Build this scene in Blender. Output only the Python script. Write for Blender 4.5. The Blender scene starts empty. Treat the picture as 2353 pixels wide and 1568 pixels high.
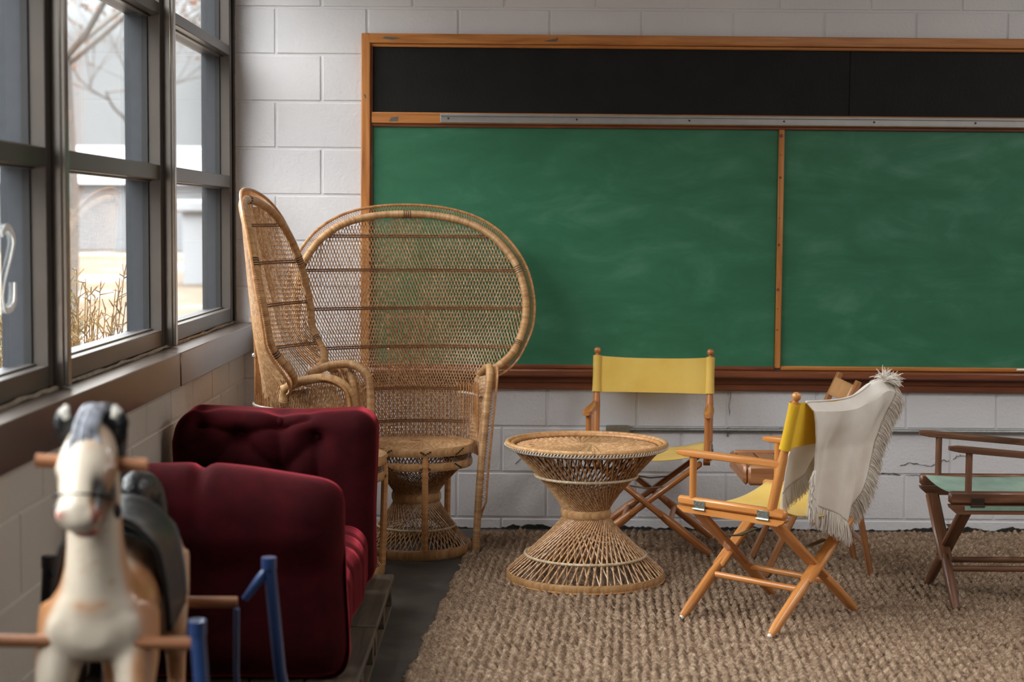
import bpy, math, random
import numpy as np
from mathutils import Vector, Matrix
random.seed(7); RNG = np.random.default_rng(7)
R = math.radians; PI = math.pi
sc = bpy.context.scene
C = sc.collection

# ------------------------------------------------------------------ materials
def hexc(r, g, b):
    f = lambda c: (c/255/12.92) if c/255 <= .04045 else ((c/255+.055)/1.055)**2.4
    return (f(r), f(g), f(b), 1)

def newmat(name, rough=.5, metal=0., spec=.5, sheen=0., coat=0.):
    m = bpy.data.materials.new(name); m.use_nodes = True
    nt = m.node_tree; b = nt.nodes['Principled BSDF']
    b.inputs['Roughness'].default_value = rough
    b.inputs['Metallic'].default_value = metal
    b.inputs['Specular IOR Level'].default_value = spec
    b.inputs['Coat Weight'].default_value = coat
    if sheen:
        b.inputs['Sheen Weight'].default_value = sheen
        b.inputs['Sheen Roughness'].default_value = .35
    return m, nt, b

def N(nt, typ, **kw):
    n = nt.nodes.new(typ)
    for k, v in kw.items():
        if k.startswith('i_'):
            n.inputs[k[2:].replace('_', ' ')].default_value = v
        else:
            setattr(n, k, v)
    return n

def ramp(nt, fac, stops):
    r = nt.nodes.new('ShaderNodeValToRGB')
    e = r.color_ramp.elements
    while len(e) < len(stops): e.new(.5)
    for el, (p, c) in zip(e, stops):
        el.position = p; el.color = c
    nt.links.new(fac, r.inputs['Fac'])
    return r.outputs['Color']

def coords(nt, kind='Object', scale=(1, 1, 1)):
    if kind == 'tv':
        a = N(nt, 'ShaderNodeAttribute', attribute_name='tv'); out = a.outputs['Vector']
    else:
        a = N(nt, 'ShaderNodeTexCoord'); out = a.outputs[kind]
    mp = N(nt, 'ShaderNodeMapping'); mp.inputs['Scale'].default_value = scale
    nt.links.new(out, mp.inputs['Vector'])
    return mp.outputs['Vector']

def noise(nt, vec, scale, detail=4, rough=.55, dist=0.):
    n = N(nt, 'ShaderNodeTexNoise')
    n.inputs['Scale'].default_value = scale; n.inputs['Detail'].default_value = detail
    n.inputs['Roughness'].default_value = rough; n.inputs['Distortion'].default_value = dist
    nt.links.new(vec, n.inputs['Vector'])
    return n.outputs['Fac']

def bump(nt, b, h, strength=.3, dist=.002, prev=None):
    n = N(nt, 'ShaderNodeBump'); n.inputs['Strength'].default_value = strength
    n.inputs['Distance'].default_value = dist
    nt.links.new(h, n.inputs['Height'])
    if prev is not None: nt.links.new(prev, n.inputs['Normal'])
    nt.links.new(n.outputs['Normal'], b.inputs['Normal'])
    return n.outputs['Normal']

def wood(name, c1, c2, c3=None, rough=.4, grain=(45, 45, 3), coat=0.15, knots=False):
    m, nt, b = newmat(name, rough, coat=coat)
    v = coords(nt, 'tv', grain)
    f = noise(nt, v, 1.0, 5, .6, .6)
    stops = [(.3, c1), (.62, c2)]
    if c3: stops = [(.25, c1), (.5, c2), (.75, c3)]
    col = ramp(nt, f, stops)
    nt.links.new(col, b.inputs['Base Color'])
    bump(nt, b, f, .15, .001)
    return m

def plain(name, c, rough=.5, metal=0, var=.12, scale=30, bstr=0., spec=.5, coat=0., sheen=0., bscale=None, bdist=.001):
    m, nt, b = newmat(name, rough, metal, spec, sheen, coat)
    v = coords(nt)
    f = noise(nt, v, scale)
    lo = tuple(x*(1-var) for x in c[:3])+(1,); hi = tuple(min(1, x*(1+var)) for x in c[:3])+(1,)
    nt.links.new(ramp(nt, f, [(.3, lo), (.7, hi)]), b.inputs['Base Color'])
    if bstr:
        bump(nt, b, noise(nt, v, bscale or scale, 3), bstr, bdist)
    return m

M = {}
# painted blockwork: satin white paint with an orange peel surface
m, nt, b = newmat('block_paint', .48, spec=.4)
v = coords(nt)
nt.links.new(ramp(nt, noise(nt, v, 1.3, 3), [(.3, hexc(202, 200, 203)), (.7, hexc(212, 211, 213))]), b.inputs['Base Color'])
n1 = bump(nt, b, noise(nt, v, 75, 3, .5, .3), .55, .004)
bump(nt, b, noise(nt, v, 22, 2), .35, .004, n1)
M['block'] = m
m, nt, b = newmat('plaster_ceiling', .8)
nt.links.new(ramp(nt, noise(nt, coords(nt), 3), [(.3, hexc(205, 204, 202)), (.7, hexc(212, 211, 208))]), b.inputs['Base Color'])
M['ceiling'] = m
# concrete floor
m, nt, b = newmat('old_concrete', .62)
v = coords(nt)
nt.links.new(ramp(nt, noise(nt, v, 5, 8, .65), [(.3, hexc(44, 40, 36)), (.55, hexc(64, 59, 54)), (.75, hexc(86, 82, 76))]), b.inputs['Base Color'])
bump(nt, b, noise(nt, v, 60, 4), .3, .002)
M['concrete'] = m
M['crumble'] = plain('crumbled_mortar', hexc(38, 34, 30), .95, var=.6, scale=60, bstr=.8, bdist=.004)
M['crack'] = plain('crack_dark', hexc(45, 42, 40), .95)  # one dark tone for the wall cracks and the map rail rivets
# jute
m, nt, b = newmat('jute', .92, spec=.15)
v = coords(nt)
f1 = noise(nt, v, 45, 5, .7)
f2 = noise(nt, coords(nt, 'Object', (1, 1, 1)), 260, 3, .7)
mx = N(nt, 'ShaderNodeMath', operation='ADD'); nt.links.new(f1, mx.inputs[0]); nt.links.new(f2, mx.inputs[1])
mh = N(nt, 'ShaderNodeMath', operation='MULTIPLY'); mh.inputs[1].default_value = .5; nt.links.new(mx.outputs[0], mh.inputs[0])
nt.links.new(ramp(nt, mh.outputs[0], [(.34, hexc(62, 46, 35)), (.5, hexc(140, 115, 94)), (.66, hexc(208, 184, 160))]), b.inputs['Base Color'])
n1 = bump(nt, b, f2, .9, .004)
bump(nt, b, noise(nt, v, 110, 4, .7), .8, .006, n1)
M['jute'] = m
# chalkboard woods
M['oak'] = wood('honey_oak', hexc(138, 82, 36), hexc(176, 112, 54), hexc(196, 134, 74), .42)
M['oak_dark'] = wood('walnut_stained_trim', hexc(92, 48, 28), hexc(128, 70, 40), None, .4)
M['oak_scuff'] = plain('scuffed_grey_paint', hexc(88, 84, 78), .7)
m, nt, b = newmat('green_chalkboard', .5, spec=.35)
v = coords(nt, 'Object', (1, 1, 1))
sm = noise(nt, coords(nt, 'Object', (.9, 1, 2.2)), 2.0, 5, .62, 1.6)
st = noise(nt, coords(nt, 'Object', (1.4, 1, 3.2)), 2.2, 4, .6, .9)
ad = N(nt, 'ShaderNodeMath', operation='MULTIPLY'); nt.links.new(sm, ad.inputs[0]); nt.links.new(st, ad.inputs[1])
nt.links.new(ramp(nt, ad.outputs[0], [(.12, hexc(42, 98, 69)), (.28, hexc(50, 108, 79)), (.55, hexc(84, 134, 109))]), b.inputs['Base Color'])
M['green'] = m
m, nt, b = newmat('black_tackboard', .6, spec=.22)
v = coords(nt)
nt.links.new(ramp(nt, noise(nt, v, 8), [(.3, hexc(15, 14, 13)), (.7, hexc(23, 21, 20))]), b.inputs['Base Color'])
bump(nt, b, noise(nt, coords(nt, 'Object', (1.6, 1, .8)), 55, 5, .65, .8), .6, .003)
M['black_panel'] = m
M['alu'] = plain('brushed_aluminium', hexc(168, 165, 162), .42, .75, .06, 20)
M['galv'] = plain('galvanised_steel', hexc(150, 152, 150), .4, .85, .15, 60)
M['bronze'] = plain('bronze_anodised_aluminium', hexc(84, 77, 72), .36, .5, .06, 6)
M['post'] = plain('pale_bronze_post', hexc(142, 134, 126), .22, .8, .06, 6)
M['bronze_sill'] = plain('bronze_sill_metal', hexc(112, 100, 92), .28, .7, .05, 5)
M['outer_frame'] = plain('grey_outer_frame', hexc(50, 54, 60), .45, .3)
M['gasket'] = plain('black_gasket', hexc(20, 20, 20), .6)
M['sealant'] = plain('aged_sealant', hexc(150, 138, 122), .8, var=.3, scale=40)
M['chalkwhite'] = plain('chalk_white', hexc(232, 230, 226), .9)
# glass
m = bpy.data.materials.new('window_glass'); m.use_nodes = True; nt = m.node_tree
for n in list(nt.nodes): nt.nodes.remove(n)
o = N(nt, 'ShaderNodeOutputMaterial'); mix = N(nt, 'ShaderNodeMixShader'); tr = N(nt, 'ShaderNodeBsdfTransparent'); gl = N(nt, 'ShaderNodeBsdfGlossy')
tr.inputs['Color'].default_value = (.93, .95, .95, 1); gl.inputs['Roughness'].default_value = .015
ge = N(nt, 'ShaderNodeNewGeometry'); dt = N(nt, 'ShaderNodeVectorMath', operation='DOT_PRODUCT')
nt.links.new(ge.outputs['Normal'], dt.inputs[0]); nt.links.new(ge.outputs['Incoming'], dt.inputs[1])
def mth(op, a, b=None):
    n = N(nt, 'ShaderNodeMath', operation=op)
    for i_, x in enumerate((a, b)):
        if x is None: continue
        if isinstance(x, (int, float)): n.inputs[i_].default_value = x
        else: nt.links.new(x, n.inputs[i_])
    return n.outputs[0]
fz = mth('ADD', mth('MULTIPLY', mth('POWER', mth('SUBTRACT', 1.0, mth('ABSOLUTE', dt.outputs['Value'])), 5.0), .55), .03)
nt.links.new(fz, mix.inputs[0]); nt.links.new(tr.outputs[0], mix.inputs[1]); nt.links.new(gl.outputs[0], mix.inputs[2])
nt.links.new(mix.outputs[0], o.inputs['Surface'])
M['glass'] = m
# rattan
def rattan(name, lo, mid, hi, stripes=0, rough=.42):
    m, nt, b = newmat(name, rough, coat=.1)
    f = noise(nt, coords(nt, 'tv', (1, 1, 9)), 7, 4, .6)
    nt.links.new(ramp(nt, f, [(.28, lo), (.5, mid), (.72, hi)]), b.inputs['Base Color'])
    if stripes:
        w = N(nt, 'ShaderNodeTexWave', wave_type='BANDS', bands_direction='Z', wave_profile='SIN')
        w.inputs['Scale'].default_value = stripes; w.inputs['Distortion'].default_value = .4
        nt.links.new(coords(nt, 'tv'), w.inputs['Vector'])
        bump(nt, b, w.outputs['Fac'], .6, .0012)
        f2 = noise(nt, coords(nt, 'tv', (.3, .3, 90)), 3, 2)
        mxn = N(nt, 'ShaderNodeMixRGB', blend_type='MULTIPLY'); mxn.inputs[0].default_value = .55
        src = b.inputs['Base Color'].links[0].from_socket
        nt.links.new(src, mxn.inputs[1]); nt.links.new(ramp(nt, f2, [(.3, (.55, .5, .45, 1)), (.6, (1, 1, 1, 1))]), mxn.inputs[2])
        nt.links.new(mxn.outputs[0], b.inputs['Base Color'])
    return m
M['cane'] = rattan('woven_cane', hexc(128, 86, 54), hexc(176, 134, 94), hexc(216, 180, 138))
M['cane_wrap'] = rattan('wrapped_rattan', hexc(158, 110, 64), hexc(192, 146, 96), hexc(214, 172, 124), 105)
M['cane_pole'] = rattan('rattan_pole', hexc(150, 96, 54), hexc(182, 130, 82), hexc(200, 152, 104))
M['cane_dark'] = rattan('brown_rattan_binding', hexc(88, 54, 34), hexc(114, 76, 48), hexc(136, 96, 64))
M['cord'] = rattan('pale_cord', hexc(176, 150, 116), hexc(200, 178, 146), hexc(220, 202, 174), 50)
M['whitecord'] = rattan('white_cord', hexc(206, 200, 188), hexc(220, 214, 204), hexc(232, 228, 220), 50)
M['blackcane'] = plain('black_dyed_cane', hexc(24, 20, 18), .5)
# chairs
M['beech'] = wood('honey_beech', hexc(164, 100, 48), hexc(190, 124, 64), hexc(204, 144, 84), .33, coat=.25)
M['beech2'] = wood('orange_beech', hexc(140, 82, 40), hexc(170, 106, 54), hexc(188, 126, 72), .36, coat=.2)
M['teak'] = wood('weathered_walnut', hexc(64, 38, 26), hexc(96, 60, 40), hexc(128, 88, 62), .45)
M['slatwood'] = wood('brown_maple', hexc(112, 68, 40), hexc(150, 98, 60), hexc(172, 122, 80), .4)
M['slatface'] = wood('golden_maple_slats', hexc(168, 118, 74), hexc(192, 142, 96), None, .4)
def canvas(name, c, c2):
    m, nt, b = newmat(name, .85, spec=.2, sheen=.2)
    v = coords(nt)
    nt.links.new(ramp(nt, noise(nt, v, 9, 4), [(.3, c), (.7, c2)]), b.inputs['Base Color'])
    w = N(nt, 'ShaderNodeTexWave', bands_direction='Z'); w.inputs['Scale'].default_value = 260; nt.links.new(v, w.inputs['Vector'])
    bump(nt, b, w.outputs['Fac'], .12, .0006)
    # some light comes through the cloth
    tl = N(nt, 'ShaderNodeBsdfTranslucent'); nt.links.new(b.inputs['Base Color'].links[0].from_socket, tl.inputs['Color'])
    mx = N(nt, 'ShaderNodeMixShader'); mx.inputs[0].default_value = .18
    out = nt.nodes['Material Output']
    nt.links.new(b.outputs[0], mx.inputs[1]); nt.links.new(tl.outputs[0], mx.inputs[2]); nt.links.new(mx.outputs[0], out.inputs['Surface'])
    return m
M['yellow'] = canvas('yellow_canvas', hexc(218, 180, 88), hexc(226, 192, 102))
M['yellow2'] = canvas('deep_yellow_canvas', hexc(216, 170, 36), hexc(226, 184, 54))
M['mint'] = canvas('mint_canvas', hexc(118, 146, 130), hexc(150, 172, 156))
M['wool'] = canvas('cream_wool', hexc(226, 218, 208), hexc(240, 234, 226))
M['hinge'] = plain('steel_hinge', hexc(150, 152, 140), .35, .8, .3, 90)
M['oldhinge'] = plain('dark_oxidised_hinge', hexc(58, 44, 34), .5, .5)
M['brace'] = plain('brass_brace', hexc(120, 108, 82), .45, .5, .2)
M['footpad'] = plain('white_plastic_pad', hexc(214, 208, 198), .5)
# velvet
m, nt, b = newmat('burgundy_velvet', .85, spec=.05, sheen=1.)
b.inputs['Sheen Roughness'].default_value = .3
b.inputs['Sheen Tint'].default_value = hexc(214, 74, 88)
v = coords(nt)
nt.links.new(ramp(nt, noise(nt, v, 9, 5, .6, .6), [(.3, hexc(38, 8, 11)), (.7, hexc(58, 12, 17))]), b.inputs['Base Color'])
bump(nt, b, noise(nt, v, 14, 3), .25, .01)
M['velvet'] = m
M['pallet'] = wood('grey_pallet_wood', hexc(46, 38, 30), hexc(76, 63, 50), hexc(98, 83, 66), .8, coat=0)
# horse
m, nt, b = newmat('painted_horse', .28, coat=.3)
a = N(nt, 'ShaderNodeAttribute', attribute_name='paint')
mxn = N(nt, 'ShaderNodeMixRGB', blend_type='MULTIPLY'); mxn.inputs[0].default_value = 1
nt.links.new(a.outputs['Color'], mxn.inputs[1])
nt.links.new(ramp(nt, noise(nt, coords(nt), 18, 6, .7), [(.25, (.72, .62, .5, 1)), (.45, (1, 1, 1, 1))]), mxn.inputs[2])
nt.links.new(mxn.outputs[0], b.inputs['Base Color'])
M['horse'] = m
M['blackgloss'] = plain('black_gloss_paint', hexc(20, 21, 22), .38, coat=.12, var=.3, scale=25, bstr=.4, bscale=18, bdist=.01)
M['hair_black'] = plain('black_and_grey_painted_hair', hexc(34, 35, 38), .3, var=.9, scale=14, bstr=.8, bscale=40, bdist=.01)
M['hair_grey'] = plain('silver_brushed_forelock', hexc(128, 130, 140), .4, var=.7, scale=50, bstr=.8, bscale=60, bdist=.008)
M['blanket_blue'] = plain('teal_saddle_cloth', hexc(48, 74, 84), .4, var=.3)
M['blue'] = plain('blue_enamel_tube', hexc(38, 62, 108), .3, .2, .12, 20, coat=.4)
M['dowel'] = wood('brown_dowel', hexc(120, 76, 48), hexc(168, 112, 76), None, .4)
# outdoors
m, nt, b = newmat('winter_ground', .95, spec=.1)
v = coords(nt)
nt.links.new(ramp(nt, noise(nt, coords(nt, 'Object', (.12, .05, 1)), 3.2, 6, .6), [(.36, hexc(80, 68, 55)), (.52, hexc(98, 86, 74)), (.66, hexc(138, 140, 144))]), b.inputs['Base Color'])
M['ground'] = m
M['bark'] = plain('grey_bark', hexc(84, 78, 74), .9, var=.3)
M['oakleaf'] = plain('rust_oak_leaves', hexc(126, 84, 60), .8, var=.25, scale=3)
M['shrub'] = plain('ochre_juniper', hexc(104, 82, 44), .85, var=.35, scale=12)
M['shrub2'] = plain('grey_green_juniper', hexc(88, 88, 70), .85, var=.35, scale=12)
M['white_siding'] = plain('white_siding', hexc(134, 136, 140), .6, var=.04)
M['green_door'] = plain('pale_green_door', hexc(84, 108, 98), .6)
M['grey_siding'] = plain('grey_siding', hexc(110, 112, 116), .7, var=.08)

# ------------------------------------------------------------------ mesh kit
def catmull(P, n=8, closed=False):
    P = [Vector(p) for p in P]; out = []
    k = len(P); rng = range(k if closed else k-1)
    for i in rng:
        p1, p2 = P[i], P[(i+1) % k]
        p0 = P[i-1] if (closed or i > 0) else p1*2-p2
        p3 = P[(i+2) % k] if (closed or i+2 < k) else p2*2-p1
        for j in range(n):
            t = j/n
            out.append(.5*((2*p1)+(-p0+p2)*t+(2*p0-5*p1+4*p2-p3)*t*t+(-p0+3*p1-3*p2+p3)*t**3))
    if not closed: out.append(P[-1])
    return out

class MB:
    def __init__(s): s.v = []; s.f = []; s.t = []
    def add(s, vs, fs, ts=None):
        o = len(s.v); s.v += [tuple(p) for p in vs]; s.f += [tuple(i+o for i in f) for f in fs]
        s.t += ts if ts is not None else [tuple(p) for p in vs]
        return s
    def cbox(s, c, size, bev=.003, R3=None):
        """chamfered box; grain runs along the longest side"""
        h = [x/2 for x in size]; bev = min(bev, min(h)*.9)
        ax = max(range(3), key=lambda i: size[i]); oth = [i for i in range(3) if i != ax]
        off = random.random()*7
        vs = []; ts = []; idx = {}
        for sx in (-1, 1):
            for sy in (-1, 1):
                for sz in (-1, 1):
                    for a in range(3):
                        p = [sx*(h[0]-bev), sy*(h[1]-bev), sz*(h[2]-bev)]
                        p[a] += bev*(sx, sy, sz)[a]
                        idx[(sx, sy, sz, a)] = len(vs)
                        ts.append((p[oth[0]]+off, p[oth[1]], p[ax]+off))
                        q = Vector(p)
                        if R3 is not None: q = R3 @ q
                        vs.append(q+Vector(c))
        fs = []
        S = (-1, 1)
        for a in range(3):
            b_, c_ = [i for i in range(3) if i != a]
            for sg in S:
                q = []
                for u, w in ((-1, -1), (1, -1), (1, 1), (-1, 1)):
                    k = [0, 0, 0]; k[a] = sg; k[b_] = u; k[c_] = w
                    q.append(idx[(*k, a)])
                if (sg > 0) != (a != 1): q = q[::-1]
                fs.append(q)
            for u in S:
                for w in S:   # edge along axis a between faces b_ and c_
                    k0 = [0, 0, 0]; k0[a] = -1; k0[b_] = u; k0[c_] = w
                    k1 = list(k0); k1[a] = 1
                    q = [idx[(*k0, b_)], idx[(*k1, b_)], idx[(*k1, c_)], idx[(*k0, c_)]]
                    fs.append(q)
        for sx in S:
            for sy in S:
                for sz in S:
                    fs.append([idx[(sx, sy, sz, a)] for a in range(3)])
        return s.add(vs, fs, ts)
    def beam(s, p0, p1, w, h, up=(0, 0, 1), bev=.003, ext=0):
        p0, p1 = Vector(p0), Vector(p1); z = (p1-p0); L = z.length; z.normalize()
        x = Vector(up).cross(z)
        if x.length < 1e-5: x = Vector((1, 0, 0))
        x.normalize(); y = z.cross(x)
        R3 = Matrix((x, y, z)).transposed()
        return s.cbox((p0+p1)/2, (w, h, L+2*ext), bev, R3)
    def tube(s, P, r, n=8, closed=False, caps=True, flat=1.0):
        P = [Vector(p) for p in P]; k = len(P)
        rs = r if isinstance(r, (list, tuple)) else [r]*k
        T = []
        for i in range(k):
            if closed: t = P[(i+1) % k]-P[i-1]
            else: t = P[min(i+1, k-1)]-P[max(i-1, 0)]
            T.append(t.normalized() if t.length > 1e-9 else Vector((0, 0, 1)))
        a = Vector((0, 0, 1)) if abs(T[0].z) < .9 else Vector((1, 0, 0))
        x = (a-T[0]*a.dot(T[0])).normalized()
        vs = []; ts = []; L = random.random()*5; u0 = random.random()*3
        for i in range(k):
            x = (x-T[i]*x.dot(T[i])).normalized(); y = T[i].cross(x)
            if i: L += (P[i]-P[i-1]).length
            for j in range(n):
                th = 2*PI*j/n
                vs.append(P[i]+x*(math.cos(th)*rs[i])+y*(math.sin(th)*rs[i]*flat))
                ts.append((math.cos(th)*rs[i]+u0, math.sin(th)*rs[i], L))
        fs = []
        for i in range(k if closed else k-1):
            i2 = (i+1) % k
            for j in range(n):
                j2 = (j+1) % n
                fs.append((i*n+j, i*n+j2, i2*n+j2, i2*n+j))
        if caps and not closed:
            fs.append(tuple(range(n))[::-1]); fs.append(tuple((k-1)*n+j for j in range(n)))
        return s.add(vs, fs, ts)
    def lathe(s, prof, n=32, c=(0, 0, 0), closed=False, cap=True):
        vs = []; ts = []; fs = []; k = len(prof)
        for (r, z) in prof:
            for j in range(n):
                th = 2*PI*j/n
                vs.append((c[0]+r*math.cos(th), c[1]+r*math.sin(th), c[2]+z)); ts.append((r, z, th*max(r, .05)))
        for i in range(k if closed else k-1):
            i2 = (i+1) % k
            for j in range(n): fs.append((i*n+j, i*n+(j+1) % n, i2*n+(j+1) % n, i2*n+j))
        if cap and not closed:
            fs.append(tuple(range(n))[::-1]); fs.append(tuple((k-1)*n+j for j in range(n)))
        return s.add(vs, fs, ts)
    def ring(s, r, z, rad, n=6, seg=64, c=(0, 0)):
        return s.tube([(c[0]+r*math.cos(2*PI*i/seg), c[1]+r*math.sin(2*PI*i/seg), z) for i in range(seg)], rad, n, closed=True)
    def grid(s, fn, nu, nv, thick=0.):
        vs = [Vector(fn(i/nu, j/nv)) for j in range(nv+1) for i in range(nu+1)]
        fs = [(j*(nu+1)+i, j*(nu+1)+i+1, (j+1)*(nu+1)+i+1, (j+1)*(nu+1)+i) for j in range(nv) for i in range(nu)]
        return s.add(vs, fs)
    def build(s, name, mat, parent=None, smooth=True, ang=38, loc=None, fixn=True):
        me = bpy.data.meshes.new(name)
        me.from_pydata(s.v, [], s.f); me.update()
        at = me.attributes.new('tv', 'FLOAT_VECTOR', 'POINT')
        at.data.foreach_set('vector', np.array(s.t, dtype=np.float32).ravel())
        if fixn:
            import bmesh
            bm = bmesh.new(); bm.from_mesh(me); bmesh.ops.recalc_face_normals(bm, faces=bm.faces); bm.to_mesh(me); bm.free()
        if smooth:
            me.shade_smooth(); me.set_sharp_from_angle(angle=R(ang))
        me.materials.append(M[mat] if isinstance(mat, str) else mat)
        o = bpy.data.objects.new(name, me); C.objects.link(o)
        if parent is not None: o.parent = parent
        if loc is not None: o.location = loc
        return o

def thing(name, label, cat, loc=(0, 0, 0), rot=0, group=None):
    o = bpy.data.objects.new(name, None); o.empty_display_size = .1; C.objects.link(o)
    o.location = loc; o.rotation_euler = (0, 0, rot)
    return tag(o, label, cat, group)
def tag(o, label, cat, group=None, kind=None):
    o['label'] = label; o['category'] = cat
    if group: o['group'] = group
    if kind: o['kind'] = kind
    return o
def struct(o, label=None):
    o['kind'] = 'structure'
    if label: o['label'] = label
    return o
def solidify(o, t, off=0):
    md = o.modifiers.new('thickness', 'SOLIDIFY'); md.thickness = t; md.offset = off
    return o
def copy_thing(src, loc, rot, scale, label):
    r = src.copy(); C.objects.link(r); r.location = loc; r.rotation_euler = (0, 0, rot); r.scale = (scale,)*3; r['label'] = label
    def rec(a, b_):
        for ch in list(a.children):
            c = ch.copy(); C.objects.link(c); c.parent = b_; rec(ch, c)
    rec(src, r)
    return r

FILL = 6.0  # strength of the added ceiling fill
# ------------------------------------------------------------------ camera
F_PX = 3850.; PITCH = R(4.14); ROLL = .0066; CH = 1.40
cam = bpy.data.cameras.new('camera'); co = bpy.data.objects.new('camera', cam); C.objects.link(co)
cam.sensor_width = 36; cam.lens = 36*F_PX/2353
co.matrix_world = Matrix.Translation((0, 0, CH)) @ Matrix.Rotation(PI/2-PITCH, 4, 'X') @ Matrix.Rotation(ROLL, 4, 'Z')
cam.dof.use_dof = True; cam.dof.focus_distance = 6.35; cam.dof.aperture_fstop = 2.8
cam.clip_start = .05; cam.clip_end = 500
sc.camera = co

# ------------------------------------------------------------------ room shell
WY = 7.53; XL = -1.207; XR = 5.6; YB = -3.4; ZC = 3.05
COURSE = .2077; ZB = .0505; BL = .4064

def block_wall(name, u0, u1, z1, place, phase, zlo=0., hole=None):
    """running bond of painted blocks, each face proud of its tooled joints"""
    mb = MB(); j = .0045; dp = .0045; ch = .0035
    n = -1
    while True:
        za = ZB+n*COURSE; zb = za+COURSE
        if za >= z1: break
        za = max(za, zlo); zb = min(zb, z1)
        if zb-za > .02:
            ph = phase+(0 if n % 2 == 0 else BL/2)
            k = math.floor((u0-ph)/BL)
            while ph+k*BL < u1:
                ua = max(u0, ph+k*BL); ub = min(u1, ph+(k+1)*BL); k += 1
                if ub-ua < .015: continue
                a, b_, c_, d = ua+j, ub-j, za+j, zb-j
                if ua == u0: a = ua
                if ub == u1: b_ = ub
                if za == zlo: c_ = za
                jx = [random.uniform(-.0012, .0012) for _ in range(4)]
                pts = [(a, c_), (b_, c_), (b_, d), (a, d)]
                inn = [(a+ch, c_+ch), (b_-ch, c_+ch), (b_-ch, d-ch), (a+ch, d-ch)]
                outr = [(ua, za), (ub, za), (ub, zb), (ua, zb)]
                vs = [place(u, w, -dp) for u, w in outr]+[place(u, w, -dp) for u, w in pts]+[place(u, w, jx[i]) for i, (u, w) in enumerate(inn)]
                fs = [(8, 9, 10, 11)]
                for i in range(4):
                    i2 = (i+1) % 4
                    fs += [(i, i2, 4+i2, 4+i), (4+i, 4+i2, 8+i2, 8+i)]
                mb.add(vs, fs)
        n += 1
    # solid backing
    return mb

mb = block_wall('wall_back', -1.36, XR, ZC, lambda u, z, d: (u, WY-d, z), .160-BL*10)
mb.cbox(((XR-1.36)/2+.0, WY+.06, ZC/2), (XR+1.36, .10, ZC), .001)
wb = struct(mb.build('wall_back', 'block', ang=20, fixn=False), 'white painted concrete block back wall')
# left wall below the sill, ends of the wall, and header over the windows
mb = block_wall('wall_left', YB, WY, .80, lambda u, z, d: (XL+d, u, z), 7.53-.2)
mb.cbox((XL-.09, (WY+YB)/2, .40), (.16, WY-YB, .80), .001)
mb.cbox((XL-.09, (WY+YB)/2, (2.80+ZC)/2), (.18, WY-YB, ZC-2.80), .001)
yw = 7.485-1.46*5
mb.cbox((XL-.09, (yw+YB)/2, 1.80), (.17, yw-YB, 2.0), .001)
m, nt, b = newmat('warm_block_paint', .5, spec=.4)
v = coords(nt)
nt.links.new(ramp(nt, noise(nt, v, 1.3, 3), [(.3, hexc(190, 180, 168)), (.7, hexc(202, 192, 180))]), b.inputs['Base Color'])
bump(nt, b, noise(nt, v, 75, 3, .5, .3), .4, .004)
M['block_warm'] = m
struct(mb.build('wall_left', 'block_warm', ang=20, fixn=False))
mb = MB(); mb.cbox((XR+.06, (WY+YB)/2, ZC/2), (.1, WY-YB+.2, ZC), .001); struct(mb.build('wall_right', 'block'))
M['front_paint'] = plain('grey_painted_wall', hexc(120, 116, 112), .8)
mb = MB(); mb.cbox(((XR-1.3)/2, YB-.06, ZC/2), (XR+1.5, .1, ZC), .001); struct(mb.build('wall_front', 'front_paint'))
mb = MB(); mb.cbox(((XR-1.3)/2, (WY+YB)/2, -.05), (XR+1.6, WY-YB+.3, .1), .001); struct(mb.build('floor', 'concrete'))
mb = MB(); mb.cbox(((XR-1.3)/2, (WY+YB)/2, ZC+.06), (XR+1.6, WY-YB+.3, .12), .001); struct(mb.build('ceiling', 'ceiling'))

# dark crumbled gap along the foot of the back wall
mb = MB(); xs = np.arange(-1.2, XR, .012); vs = []; fs = []
hh = 0.016
for i, x in enumerate(xs):
    hh += random.uniform(-.006, .006)+((.009+.008*math.sin(x*3.1)+.006*math.sin(x*7.3+1))-hh)*.15
    hh = min(.027, max(.0015, hh))
    if 1.62 < x < 1.9: hh = min(hh, .022)
    for (dy, z) in ((-.008, 0), (-.008, hh*.9), (-.0055, hh), (.01, hh), (.01, 0)):
        vs.append((x, WY+dy, z))
for i in range(len(xs)-1):
    for j in range(4): fs.append((i*5+j, i*5+j+1, (i+1)*5+j+1, (i+1)*5+j))
mb.add(vs, fs); struct(mb.build('trim_1', 'crumble', smooth=False), 'dark crumbled mortar gap at the foot of the back wall')
# hairline cracks in the lower blocks
def crack(pts, r=.0016):
    m_ = MB(); P = []
    for a, b_ in zip(pts, pts[1:]):
        for t in np.linspace(0, 1, 7)[:-1]:
            P.append((a[0]+(b_[0]-a[0])*t+random.uniform(-.004, .004), WY-.0015, a[1]+(b_[1]-a[1])*t+random.uniform(-.004, .004)))
    m_.tube(P, [random.uniform(.4, 1.3)*r for _ in P], 5)
    return m_.build('crack', 'crack', wb)
crack([(1.76, .300), (1.80, .312), (1.86, .305), (1.90, .300), (1.955, .325), (1.99, .322)], .0018)
crack([(1.62, .262), (1.70, .263), (1.775, .254)], .0022); crack([(1.79, .258), (1.86, .256), (1.91, .257)], .0016)
crack([(2.00, .330), (2.03, .350), (2.06, .342), (2.075, .31)], .0014)
crack([(1.075, .462), (1.14, .466)], .002); crack([(1.20, .465), (1.23, .468)], .0016)
crack([(.985, .63), (.985, .50)], .0012)
crack([(.02, .30), (.06, .335), (.12, .35)], .0018)

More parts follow.
